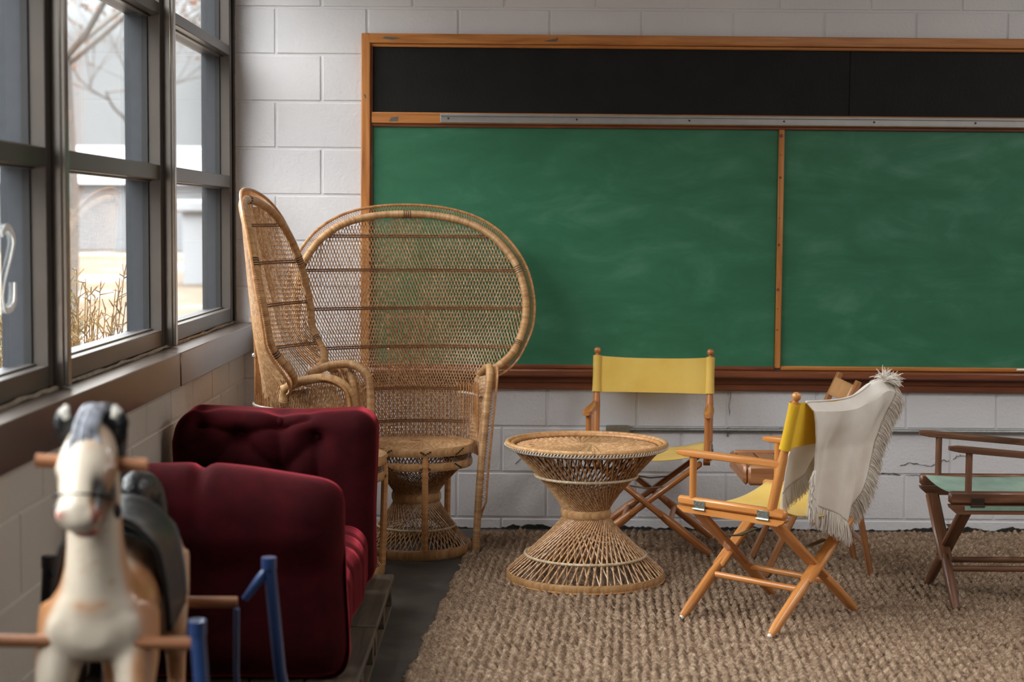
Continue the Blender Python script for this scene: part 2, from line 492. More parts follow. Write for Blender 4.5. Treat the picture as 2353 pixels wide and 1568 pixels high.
# ------------------------------------------------------------------ windows
XF = -1.245; XG = -1.30; XO = -1.372
PITCHY = 1.46; Y1 = 7.485
bay_y = [Y1-PITCHY*i for i in range(8)]
zb0, zb1 = .941, .999; zr = [(1.533, 1.585), (2.110, 2.154), (2.74, 2.80)]
NB = 5
for i in range(NB):
    ya, yb = bay_y[i+1], bay_y[i]
    st = .046
    f = MB()
    def bar(y0, y1, z0, z1, mbx, xa=XO, xb=XF, bev=.0025):
        mbx.cbox(((xa+xb)/2, (y0+y1)/2, (z0+z1)/2), (abs(xb-xa), y1-y0, z1-z0), bev)
    # inner frame in front of the glass
    bar(ya+.03, ya+.03+st, zb0, 2.80, f, XG-.004, XF); bar(yb-.03-st, yb-.03, zb0, 2.80, f, XG-.004, XF)
    for (z0, z1) in [(zb0, zb1)]+zr: bar(ya+.03, yb-.03, z0, z1, f, XG-.004, XF-.0015)
    # bead stops stepping down to the glass
    for (z0, z1) in [(zb0, zb1)]+zr: bar(ya+.07, yb-.07, z0-.006, z1+.006, f, XG, XG+.020, .001)
    w = struct(f.build('window_%d' % (i+1), 'bronze'), 'bronze window bay with three stacked panes, number %d from the back wall corner' % (i+1))
    g = MB()
    bar(ya+.03+st-.002, ya+.03+st+.007, zb1, 2.74, g, XG-.01, XG+.012, .001); bar(yb-.03-st-.007, yb-.03-st+.002, zb1, 2.74, g, XG-.01, XG+.012, .001)
    g.build('gasket', 'gasket', w)
    of = MB()
    bar(ya, ya+.03+st-.004, zb0, 2.8, of, XO, XG-.006); bar(yb-.03-st+.004, yb, zb0, 2.8, of, XO, XG-.006)
    for (z0, z1) in [(zb0, zb1)]+zr: bar(ya+.05, yb-.05, z0+.004, z1-.004, of, XO, XG-.006)
    of.build('outer_frame', 'outer_frame', w)
    for k, (z0, z1) in enumerate(((zb1, zr[0][0]), (zr[0][1], zr[1][0]), (zr[1][1], zr[2][0]))):
        p = MB(); p.cbox((XG, (ya+yb)/2, (z0+z1)/2), (.005, yb-ya-.13, z1-z0+.01), .0004)
        p.build('pane', 'glass', w, smooth=False)
# mullion posts between bays
for i in range(1, NB+1):
    y = bay_y[i]
    p = MB(); p.cbox((XF-.045, y, 1.87), (.145, .058, 1.86), .003); p.cbox((XF+.032, y-.004, 1.87), (.012, .036, 1.86), .002)
    struct(p.build('trim_%d' % (i+1), 'post'), 'bronze mullion post, number %d from the back wall corner' % i)
p = MB(); p.cbox((XF-.06, WY-.022, 1.87), (.125, .044, 1.86), .002); struct(p.build('trim_9', 'gasket'), 'dark jamb where the windows meet the back wall')
# folded metal sill in lengths
ys = [WY-.004, 5.795, 3.6, 1.4, -.8, YB]
for i in range(5):
    p = MB(); yb, ya = ys[i]-.0015, ys[i+1]+.0015; dx = 0 if i else .003
    p.cbox(((-1.15-1.40)/2+dx, (ya+yb)/2, (.932+.815)/2), (.25, yb-ya, .117), .0025)
    struct(p.build('trim_%d' % (10+i), 'bronze_sill'), 'bronze metal window sill length, number %d from the back wall corner' % (i+1))
P = [(XF+.003+random.uniform(0, .003), y, .936+random.uniform(-.002, .003)) for y in np.arange(YB+.1, WY-.05, .07)]
p = MB(); p.tube(P, [random.uniform(.004, .008) for _ in P], 6); struct(p.build('trim_15', 'sealant'), 'bead of aged sealant between the sill and the window frames')
P = [(-1.243, WY-.003, z) for z in np.arange(.94, 2.95, .06)]
p = MB(); p.tube(P, [random.uniform(.003, .006) for _ in P], 6); struct(p.build('trim_16', 'sealant'), 'bead of sealant up the window jamb at the back wall')

# hand painted letter on the glass of the third bay
P = [(4.257, 1.353), (4.30, 1.372), (4.345, 1.358), (4.36, 1.33), (4.327, 1.285), (4.285, 1.24), (4.262, 1.20), (4.275, 1.165), (4.321, 1.160), (4.358, 1.178), (4.366, 1.228)]
mb = MB(); cp = catmull([(XG+.0048, y, z) for y, z in P], 8)
mb.tube(cp, [.007*(1+.5*math.sin(i*.11)) for i in range(len(cp))], 8, flat=.25)
tag(mb.build('window_lettering', 'chalkwhite'), 'white curling painted letter on the leftmost window pane', 'lettering')

# ------------------------------------------------------------------ chalkboard
cb = thing('chalkboard', 'long green chalkboard in an oak frame on the white block wall', 'chalkboard', (-.678, WY, 1.43))
cb.rotation_euler = (0, .0024, 0)
def cbx(name, x0, x1, z0, z1, t, mat, bev=.003, par=cb, t0=0, label=None):
    p = MB(); p.cbox(((x0+x1)/2+.678, -(t0+(t-t0)/2), (z0+z1)/2-1.43), (x1-x0, t-t0, z1-z0), bev)
    o = p.build(name, mat, par)
    if label: o['label'] = label
    return o
XE = 3.7
cbx('green_panel', -.640, 1.182, .750, 1.815, .012, 'green', .001)
cbx('green_panel', 1.205, XE, .750, 1.815, .012, 'green', .001)
cbx('tack_panel', -.640, 1.492, 1.87, 2.170, .013, 'black_panel', .001, label='black tack panel')
cbx('tack_panel', 1.494, XE, 1.87, 2.170, .0125, 'black_panel', .001, label='black tack panel')
ft = MB()
ft.cbox((XE/2, -.019, 2.198-1.43), (XE+1.36-.68, .038, .044), .004)
o = cbx('frame', -.678, XE, 2.178, 2.221, .038, 'oak', .004)
cbx('frame', -.678, -.637, .69, 2.221, .0385, 'oak', .004)
cbx('frame_bead', -.640, XE, 2.163, 2.179, .026, 'oak', .005)
cbx('frame_bead', -.640, -.628, .75, 2.17, .024, 'oak_dark', .003)
cbx('middle_rail', -.632, XE, 1.826, 1.874, .034, 'oak', .003)
cbx('rail_molding', -.632, XE, 1.811, 1.827, .024, 'oak_dark', .004)
mr = cbx('map_rail', -.326, 3.0, 1.829, 1.870, .042, 'alu', .002, t0=.034, label='aluminium map rail')
p = MB(); p.cbox((1.337+.678, -.045, 1.862-1.43), (3.326, .008, .006), .001); p.cbox((1.337+.678, -.045, 1.833-1.43), (3.326, .008, .006), .001)
p.build('rail_lip', 'alu', mr)
p = MB()
for x in (-.29, .28, .78, 1.2, 1.6, 2.05, 2.5):
    p = MB(); p.tube([(x+.678, -.040, 1.848-1.43), (x+.678, -.044, 1.848-1.43)], .0045, 10); p.build('rivet', 'crack', mr)
dv = MB(); dv.beam((1.196+.678, -.016, .747-1.43), (1.188+.678+.006, -.016, 1.813-1.43), .024, .03, (0, 1, 0), .002); dv.build('divider', 'oak', cb)
kn = MB()
for z, r in ((1.785, .009), (1.70, .003), (1.60, .006), (1.30, .006), (1.42, .003), (1.10, .007), (.92, .004), (1.015, .003)):
    kn = MB(); kn.tube([(1.19+.678, -.030, z-1.43), (1.19+.678, -.0318, z-1.43)], r, 12); kn.build('knot', 'oak_dark', cb)
cbx('lower_molding', -.64, 1.184, .735, .753, .028, 'oak_dark', .004)
cbx('lower_molding', 1.208, XE, .737, .756, .026, 'oak', .004)
cbx('chalk_tray', -.66, XE, .703, .735, .075, 'oak_dark', .006)
cbx('tray_apron', -.66, XE, .672, .704, .030, 'oak_dark', .003)
cbx('lower_apron', -.66, XE, .642, .673, .024, 'oak_dark', .003)
# scuffs of grey paint on the frame
def scuff(pts, y):
    n = len(pts); vs = [(x+.678, -y, z-1.43) for x, z in pts]+[(x+.678, -y+.002, z-1.43) for x, z in pts]
    fs = [tuple(range(n))]+[(i, (i+1) % n, n+(i+1) % n, n+i) for i in range(n)]
    return MB().add(vs, fs).build('scuff', 'oak_scuff', cb, smooth=False)
scuff([(-.585, 2.200), (-.57, 2.206), (-.53, 2.203), (-.50, 2.199), (-.54, 2.193), (-.565, 2.195)], .0388)
scuff([(.13, 2.193), (.16, 2.199), (.185, 2.203), (.188, 2.212), (.195, 2.20), (.185, 2.190), (.15, 2.190)], .0388)
scuff([(-.555, 1.833), (-.515, 1.834), (-.513, 1.855), (-.545, 1.850)], .0348)
scuff([(-.667, 1.952), (-.657, 1.95), (-.655, 1.935), (-.660, 1.934)], .0392)
p = MB(); p.tube([(2.262, WY-.055, .7385+.006), (2.345, WY-.05, .7385+.006)], .005, 10)
tag(p.build('chalk_stick', 'chalkwhite'), 'stick of white chalk lying on the chalk tray at the right', 'chalk')

# ------------------------------------------------------------------ conduit on the wall
cd = thing('electrical_conduit', 'thin grey metal conduit pipe running along the wall below the chalkboard', 'conduit', (.5, WY, .458))
p = MB(); p.tube([(x, -.012, 0) for x in np.linspace(.02, 3.2, 20)], .0095, 12); p.build('pipe', 'galv', cd)
p = MB(); p.tube([(.018, -.012, 0), (.036, -.012, 0)], .015, 6); p.tube([(.036, -.012, 0), (.05, -.012, 0)], .012, 10); p.build('connector', 'galv', cd)
p = MB(); p.tube([(.472, -.012, 0), (.484, -.012, 0)], .0125, 12); p.cbox((.478, -.005, -.012), (.008, .006, .035), .001); p.tube([(.478, -.006, .0), (.478, -.026, 0)], .005, 6); p.build('strap', 'galv', cd)
jb = thing('junction_box', 'galvanised junction box on the wall behind the wicker table top', 'junction box', (.478, WY, .445))
p = MB(); p.cbox((0, -.017, 0), (.10, .034, .066), .004); p.build('box', 'galv', jb)
p = MB(); p.cbox((0, -.0355, 0), (.108, .003, .070), .001); p.build('cover', 'galv', jb)
for x in (-.042, .042, 0):
    p = MB(); p.tube([(x, -.036, .022), (x, -.040, .022)], .005, 8); p.build('screw', 'galv', jb)
for x in (-.014, .014):
    p = MB(); p.tube([(x, -.036, -.012), (x, -.039, -.012)], .012, 10); p.build('outlet', 'footpad', jb)

# ------------------------------------------------------------------ rug
cu, su = math.cos(R(3.9)), math.sin(R(3.9))
RX0, RY0 = -.153, 7.43
W_, L_ = 3.4, 3.6; nx, ny = 640, 470
uu, vv = np.meshgrid(np.linspace(0, 1, nx)*W_, np.linspace(0, 1, ny)*L_)
# rib columns with staggered knots
pit, kp = .0300, .047
col = uu/pit; ci = np.floor(col).astype(int); fu = col-ci
ph = RNG.uniform(0, 1, 400)[ci % 400]*.5+(ci % 2)*.5
row = vv/kp+ph+.18*np.sin(vv*9+ci*1.7); ri = np.floor(row).astype(int); fv = row-ri
amp = RNG.uniform(.45, 1.2, (400, 400))[ci % 400, ri % 400]
jx = RNG.uniform(-.18, .18, (400, 400))[ci % 400, ri % 400]
hz = (1-np.clip(np.abs(fu-.5-jx)*2, 0, 1)**1.5)*(1-.80*np.clip(np.abs(fv-.5)*2, 0, 1)**1.8)*amp
hz = hz*.0215+RNG.normal(0, .0013, hz.shape)
edge = np.minimum(np.minimum(uu, W_-uu), np.minimum(vv, L_-vv)); hz = hz*np.clip(edge/.02, .25, 1)+.006
wob = .006*np.sin(vv*14)+.004*np.sin(vv*37)+.004*np.sin(uu*31)
ex = np.clip(1-uu/.08, 0, 1); ey = np.clip(1-vv/.06, 0, 1)
uw = uu-ex*(wob+.004*RNG.normal(0, 1, hz.shape)*(uu < .001)); vw = vv+ey*(.006*np.sin(uu*22)+.005*np.sin(uu*61))
# the back edge runs along the wall, ribs run toward the room
X = RX0+uw-su*vw; Y = RY0-vw*cu+.012*uw
co_ = np.stack([X, Y, hz], -1).reshape(-1, 3)
q = (np.arange(ny-1)[:, None]*nx+np.arange(nx-1)[None, :]).ravel()
fa = np.stack([q, q+nx, q+nx+1, q+1], -1)
nb = co_.shape[0]
# skirt down to the floor
bd = np.concatenate([np.arange(nx), np.arange(1, ny)*nx+nx-1, (ny-1)*nx+np.arange(nx-2, -1, -1), np.arange(ny-2, 0, -1)*nx])
sk = co_[bd].copy(); sk[:, 2] = .0005
co2 = np.concatenate([co_, sk]); kk = len(bd); ar = np.arange(kk)
fs2 = np.stack([bd, np.roll(bd, -1), nb+np.roll(ar, -1), nb+ar], -1)
me = bpy.data.meshes.new('rug'); allf = np.concatenate([fa, fs2])
me.vertices.add(len(co2)); me.vertices.foreach_set('co', co2.ravel().astype(np.float32))
me.loops.add(allf.size); me.loops.foreach_set('vertex_index', allf.ravel().astype(np.int32))
me.polygons.add(len(allf)); me.polygons.foreach_set('loop_start', (np.arange(len(allf))*4).astype(np.int32))
me.update(calc_edges=True); me.validate(); me.shade_smooth(); me.materials.append(M['jute'])
rug = bpy.data.objects.new('rug', me); C.objects.link(rug)
tag(rug, 'chunky ribbed brown jute rug covering the concrete floor under the chairs', 'rug')
RZ = .013

# ------------------------------------------------------------------ wicker helpers
def lerp(a, b_, t): return a+(b_-a)*t
def hyper(mb, r0, z0, r1, z1, n, tw, rad, ns=4, off=0., seg=5):
    for i in range(n):
        a0 = 2*PI*i/n; a1 = a0+tw
        p0 = Vector((math.cos(a0)*(r0+off), math.sin(a0)*(r0+off), z0)); p1 = Vector((math.cos(a1)*(r1+off), math.sin(a1)*(r1+off), z1))
        P = [p0.lerp(p1, t/seg) for t in range(seg+1)]
        mb.tube(P, rad*random.uniform(.85, 1.15), ns, caps=False)
def hyper_r(r0, r1, tw, t):
    x = lerp(r0, r1*math.cos(tw), t); y = lerp(0, r1*math.sin(tw), t); return math.hypot(x, y)
def band(mb, r, z0, z1, t=.006, n=72):
    h = z1-z0; b_ = min(.4*h, t)
    mb.lathe([(r-t, z0+b_), (r-t*.3, z0), (r+t*.5, z0), (r+t, z0+b_), (r+t, z1-b_), (r+t*.5, z1), (r-t*.3, z1), (r-t, z1-b_)], n, closed=True)
def swirl(mb, R0, z, n, rad, rc=.035, tw=R(75), c=(0, 0), dome=.0):
    for i in range(n):
        a = 2*PI*i/n
        p0 = Vector((math.cos(a)*R0, math.sin(a)*R0, z)); p1 = Vector((math.cos(a+tw)*rc, math.sin(a+tw)*rc, z+.002+dome+.006*(i % 3)/2))
        pm = p0.lerp(p1, .5)+Vector((0, 0, dome*.5))
        mb.tube([p0, pm, p1], rad*.42, 4, flat=2.4)

# ------------------------------------------------------------------ wicker drum table
tb = thing('wicker_table', 'round hourglass wicker side table with a rimmed tray top on the jute rug', 'table', (.291, 6.44, RZ-.003))
rb, rw, rt = .300, .082, .290; zw = .252; zt = .505
tl_ = R(50)
m1 = MB(); hyper(m1, rb, .032, rw, zw, 66, tl_, .0034, 5, .002); hyper(m1, rb, .032, rw, zw, 44, -tl_*.8, .0028, 4, -.006); m1.build('lower_weave', 'cane', tb)
m1 = MB(); hyper(m1, rt-.012, zt, rw, zw+.012, 66, tl_, .0034, 5, .002); hyper(m1, rt-.012, zt, rw, zw+.012, 44, -tl_*.8, .0028, 4, -.006); m1.build('upper_weave', 'cane', tb)
m1 = MB(); band(m1, rb, .002, .034, .007, 96); m1.build('base_band', 'cane_wrap', tb)
m1 = MB(); m1.ring(rb+.006, .004, .004, 6, 96); m1.build('base_hoop', 'cane_pole', tb)
m1 = MB(); band(m1, rw+.008, zw-.008, zw+.024, .008, 48); m1.build('waist_band', 'cane_wrap', tb)
m1 = MB(); t = .30; m1.ring(hyper_r(rb, rw, tl_, t)+.008, lerp(.032, zw, t), .0058, 8, 96)
m1.build('binding_cord', 'cord', tb)
m1 = MB(); t = .40; m1.ring(hyper_r(rt-.012, rw, tl_, t)+.008, lerp(zt, zw, t), .0055, 8, 96); m1.build('binding_cord', 'cord', tb)
top = MB(); swirl(top, .274, zt+.012, 72, .0088, .020, R(72)); swirl(top, .274, zt+.007, 64, .0100, .055, R(30)); top.lathe([(.27, zt-.004), (.27, zt+.005), (.001, zt+.005), (.001, zt-.004)], 48, closed=True); top = top.build('tray', 'cane', tb)
m1 = MB(); m1.ring(.306, zt+.024, .0105, 10, 96); m1.build('rim', 'cane_wrap', tb)
m1 = MB(); m1.ring(.288, zt+.019, .009, 10, 96); m1.build('inner_rim', 'cane_pole', tb)
m1 = MB(); m1.ring(.275, zt+.010, .006, 8, 96); m1.build('inner_rim', 'cane_dark', tb)
m1 = MB()
for i in range(150):
    a = 2*PI*i/150
    m1.tube([(math.cos(a)*.301, math.sin(a)*.301, zt+.008), (math.cos(a)*.315, math.sin(a)*.315, zt+.012), (math.cos(a+.02)*.3165, math.sin(a+.02)*.3165, zt+.021)], .0024, 4)
m1.ring(.304, zt+.010, .006, 6, 96)
m1.build('rim_lacing', 'whitecord', tb)

# ------------------------------------------------------------------ peacock chair
HP = [(.278, .690), (.295, .735), (.360, .775), (.435, .84), (.480, .92), (.497, 1.0), (.496, 1.08), (.476, 1.17), (.435, 1.25), (.368, 1.325), (.275, 1.38), (.15, 1.412), (0, 1.422)]
hc = catmull([(s_, z_, 0) for s_, z_ in HP]+[(-s_, z_, 0) for s_, z_ in HP[-2::-1]], 6)
_half = hc[:len(hc)//2+1]
_zs = [.40, .46, .6]+[p.y for p in _half]; _ws = [.225, .235, .262]+[p.x for p in _half]
def wz(z): return float(np.interp(z, _zs, _ws))
def sm(t): t = max(0., min(1., t)); return t*t*(3-2*t)
def by(z): return .20+.088*(z-.45)/.975
def Dz(z): return lerp(.13, .10, sm((z-.76)/.4))
def surf(s_, z):
    w_ = lerp(.30, .487, sm((z-.74)/.20))
    return Vector((s_, by(z)-Dz(z)*(abs(s_)/w_)**2, z))
def peacock():
    t = thing('peacock_chair', '', 'chair')
    rb, rw, rt = .222, .094, .215
    m1 = MB(); hyper(m1, rb, .04, rw, .225, 76, R(62), .0024, 4, .002); hyper(m1, rb, .04, rw, .225, 56, -R(40), .0022, 4, -.003); m1.build('base_weave', 'cane', t)
    m1 = MB(); hyper(m1, rt, .385, rw, .245, 76, R(62), .0024, 4, .002); hyper(m1, rt, .385, rw, .245, 56, -R(40), .0022, 4, -.003); m1.build('pedestal_weave', 'cane', t)
    m1 = MB(); band(m1, rb+.004, .0, .042, .008, 72); m1.build('base_band', 'cane_wrap', t)
    m1 = MB(); band(m1, rw+.003, .216, .252, .008, 48); m1.build('waist_band', 'cane_wrap', t)
    m1 = MB(); m1.ring(hyper_r(rb, rw, R(62), .38)+.007, lerp(.04, .225, .38), .005, 6, 72); m1.build('binding_cord', 'cord', t)
    # seat
    m1 = MB(); swirl(m1, .232, .460, 84, .0068, .025, R(65)); swirl(m1, .232, .455, 60, .006, .09, R(30)); m1.build('seat', 'cane', t)
    m1 = MB(); band(m1, .236, .428, .464, .009, 72); m1.build('seat_band', 'cane_wrap', t)
    m1 = MB(); band(m1, .228, .368, .402, .009, 72); m1.build('seat_band', 'cane_wrap', t)
    m1 = MB()
    for sg in (1, -1):
        for i in range(90):
            a = 2*PI*i/90; m1.tube([(math.cos(a)*.228, math.sin(a)*.228, .398), (math.cos(a+sg*.09)*.234, math.sin(a+sg*.09)*.234, .432)], .002, 4)
    m1.build('seat_lattice', 'cane_dark', t)
    for zz_, rr_, sg_ in ((.446, .2465, 1), (.385, .2385, -1)):
        for a0 in (-90, -52, -128):
            m1 = MB()
            for q_ in range(-2, 3):
                a = R(a0+q_*2.2); zq = zz_+(abs(q_)*.005-.005 if a0 == -90 else q_*.005)*sg_
                m1.cbox((math.cos(a)*rr_, math.sin(a)*rr_, zq), (.0075, .004, .0055), .0005, Matrix.Rotation(a+PI/2, 3, 'Z'))
            m1.build('black_accent', 'blackcane', t)
    m1 = MB(); m1.tube([(0, -.232, .43), (0, -.234, .38), (0, -.225, .04)], .013, 8); m1.build('centre_post', 'cane_pole', t)
    # woven back
    m1 = MB(); TANP = math.tan(R(21))
    for sg in (1, -1):
        for k in range(-104, 105):
            s0 = k*.0098; seg = []; z = .445
            segs = []
            while z < 1.43:
                kz = 1+.34*sm((z-.45)/.65)
                s_ = s0*kz+sg*TANP*(z-.90)
                if abs(s_) < wz(z)-.003 if z < 1.40 else abs(s_) < wz(z): seg.append(surf(s_, z)+Vector((0, .0022*sg, 0)))
                else:
                    if len(seg) > 1: segs.append(seg)
                    seg = []
                z += .025
            if len(seg) > 1: segs.append(seg)
            for g in segs: m1.tube(g, .0023*random.uniform(.85, 1.15), 4, caps=False, flat=.75)
    m1.build('woven_back', 'cane', t)
    for z in (1.325, 1.18, 1.015, .85, .67, .53):
        m1 = MB()
        for dz in (-.004, .004):
            w_ = wz(z)-.006; m1.tube([surf(w_*(2*i/24-1), z+dz)+Vector((0, -.002, 0)) for i in range(25)], .0032, 5)
        m1.build('cross_binding', 'cane_dark', t)
    # hoop
    H = [surf(p.x, p.y)+Vector((0, -.006, 0)) for p in hc]
    m1 = MB(); m1.tube(H, .0165, 10); m1.build('hoop_frame', 'cane_wrap', t)
    for f_, l in ((.5, 3), (.30, 3), (.70, 3), (.14, 2), (.86, 2)):
        m1 = MB(); i = int(f_*(len(H)-1)); a = H[i]; d = (H[i+1]-H[i-1]).normalized()
        for q_ in range(-l, l+1, 2): m1.tube([a+d*(q_*.0045), a+d*(q_*.0045+.0035)], .0172, 10)
        m1.build('black_accent', 'blackcane', t)
    # outer hoop with scalloped loops
    O = []
    for i, p in enumerate(H):
        d = (H[min(i+1, len(H)-1)]-H[max(i-1, 0)]).normalized(); n_ = Vector((d.z, 0, -d.x))
        ctr = Vector((0, p.y, 1.05)); n_ = n_ if n_.dot(p-ctr) > 0 else -n_
        O.append(p+n_*.040+Vector((0, .006, 0)))
    m1 = MB(); m1.tube(O[9:-9], .0058, 6); m1.build('outer_hoop', 'cane_pole', t)
    m1 = MB()
    for i in range(9, len(H)-10):
        for q_ in (0, .5):
            a = O[i].lerp(O[i+1], q_); b_ = H[i].lerp(H[i+1], q_+.25); c_ = O[i].lerp(O[i+1], min(1, q_+.5))
            bb = b_.lerp(O[i].lerp(O[i+1], q_+.25), .35)
            m1.tube([a, bb, c_], .0016, 4, caps=False)
    m1.build('scalloped_lacing', 'cane_pole', t)
    for sx in (-1, 1):
        A = catmull([(sx*.290, .105, .735), (sx*.305, .03, .768), (sx*.300, -.06, .778), (sx*.288, -.125, .745), (sx*.278, -.145, .68), (sx*.262, -.143, .50), (sx*.246, -.135, .30), (sx*.232, -.125, .0)], 7)
        m1 = MB(); m1.tube(A, [.017]*22+[.0155]*(len(A)-22), 10); m1.build('arm', 'cane_wrap', t)
        # thin outer rod with lacing down the leg
        B_ = [p+Vector((sx*.034, .004, 0)) for p in A[12:-5]]; B_ += [A[-5]+Vector((sx*.02, .01, 0)), A[-4]+Vector((sx*.008, .004, 0))]
        m1 = MB(); m1.tube(B_, .0052, 6); m1.build('edge_rod', 'cane_pole', t)
        m1 = MB()
        for i in range(12, len(A)-6):
            for q_ in (0, .5):
                a = A[i].lerp(A[i+1], q_); b_ = B_[i-12].lerp(B_[i-11], min(1, q_+.25))
                m1.tube([a+Vector((sx*.012, .006, 0)), b_, A[i].lerp(A[i+1], min(1, q_+.5))+Vector((sx*.012, .006, 0))], .0018, 4, caps=False)
        m1.build('edge_lacing', 'cane_pole', t)
        # side panel between back, arm and seat
        m1 = MB()
        def sp(u, v):
            back = surf(sx*(wz(.5)+.012), .5); ztop = lerp(.725, .755, math.sin(u*PI*.5)) if u < .75 else lerp(.755, .66, (u-.75)/.25)
            z = lerp(.46, ztop, v)
            x0, y0 = sx*(wz(z)-.005), by(z)-Dz(z); x1, y1 = sx*lerp(.262, .285, v), -.135
            bul = math.sin(u*PI)*.018
            return Vector((lerp(x0, x1, u)+sx*bul, lerp(y0, y1, u), z))
        for sg in (1, -1):
            for k in range(-10, 34):
                seg = []
                for j in range(9):
                    v = j/8; u = k/24+sg*v*.35
                    if 0 <= u <= 1: seg.append(sp(u, v))
                if len(seg) > 1: m1.tube(seg, .0026, 4, caps=False)
        m1.build('side_panel', 'cane', t)
        m1 = MB(); m1.tube([sp(i/10, .55)+Vector((sx*.003, 0, 0)) for i in range(11)], .004, 5); m1.build('binding_cord', 'cord', t)
    # upright rods behind the back, tied with cord
    def sk(a, z):
        p = Vector((math.sin(a)*.262, math.cos(a)*.255, z)); k = sm((z-.80)/.22)
        q_ = surf(math.sin(a)*.28, z)+Vector((0, .012, 0))
        return p.lerp(q_, k)
    m1 = MB()
    for i in range(46):
        a = R(-92+184*i/45); zt_ = (1.0 if abs(a) < R(20) else .70)+random.uniform(-.01, .01); m1.tube([sk(a, z) for z in np.linspace(.40, zt_, 9)], .0034, 5)
    m1.build('back_rods', 'cane_pole', t)
    for z, am in ((.655, 92), (.84, 19), (.975, 17)):
        m1 = MB(); m1.tube([sk(R(-am+2*am*i/30), z)+Vector((math.sin(R(-am+2*am*i/30))*.005, math.cos(R(-am+2*am*i/30))*.005, 0)) for i in range(31)], .006, 6)
        m1.build('tie_cord', 'whitecord', t)
    # low rear legs
    for sx in (-1, 1):
        m1 = MB(); m1.tube([(sx*.17, .19, .44), (sx*.165, .20, .0)], .014, 8); m1.build('rear_leg', 'cane_pole', t)
    return t
pa = peacock(); pa.location = (-.400, 7.02, .0); pa.rotation_euler = (0, 0, R(12))
pa['label'] = 'woven rattan peacock chair facing the room with its fan back against the chalkboard'
pa['group'] = 'rattan peacock chairs in the corner'
pb = copy_thing(pa, (-.738, 6.53, 0), R(88), 1.035, 'rattan peacock chair seen edge-on in the corner beside the windows, behind the red sofa')

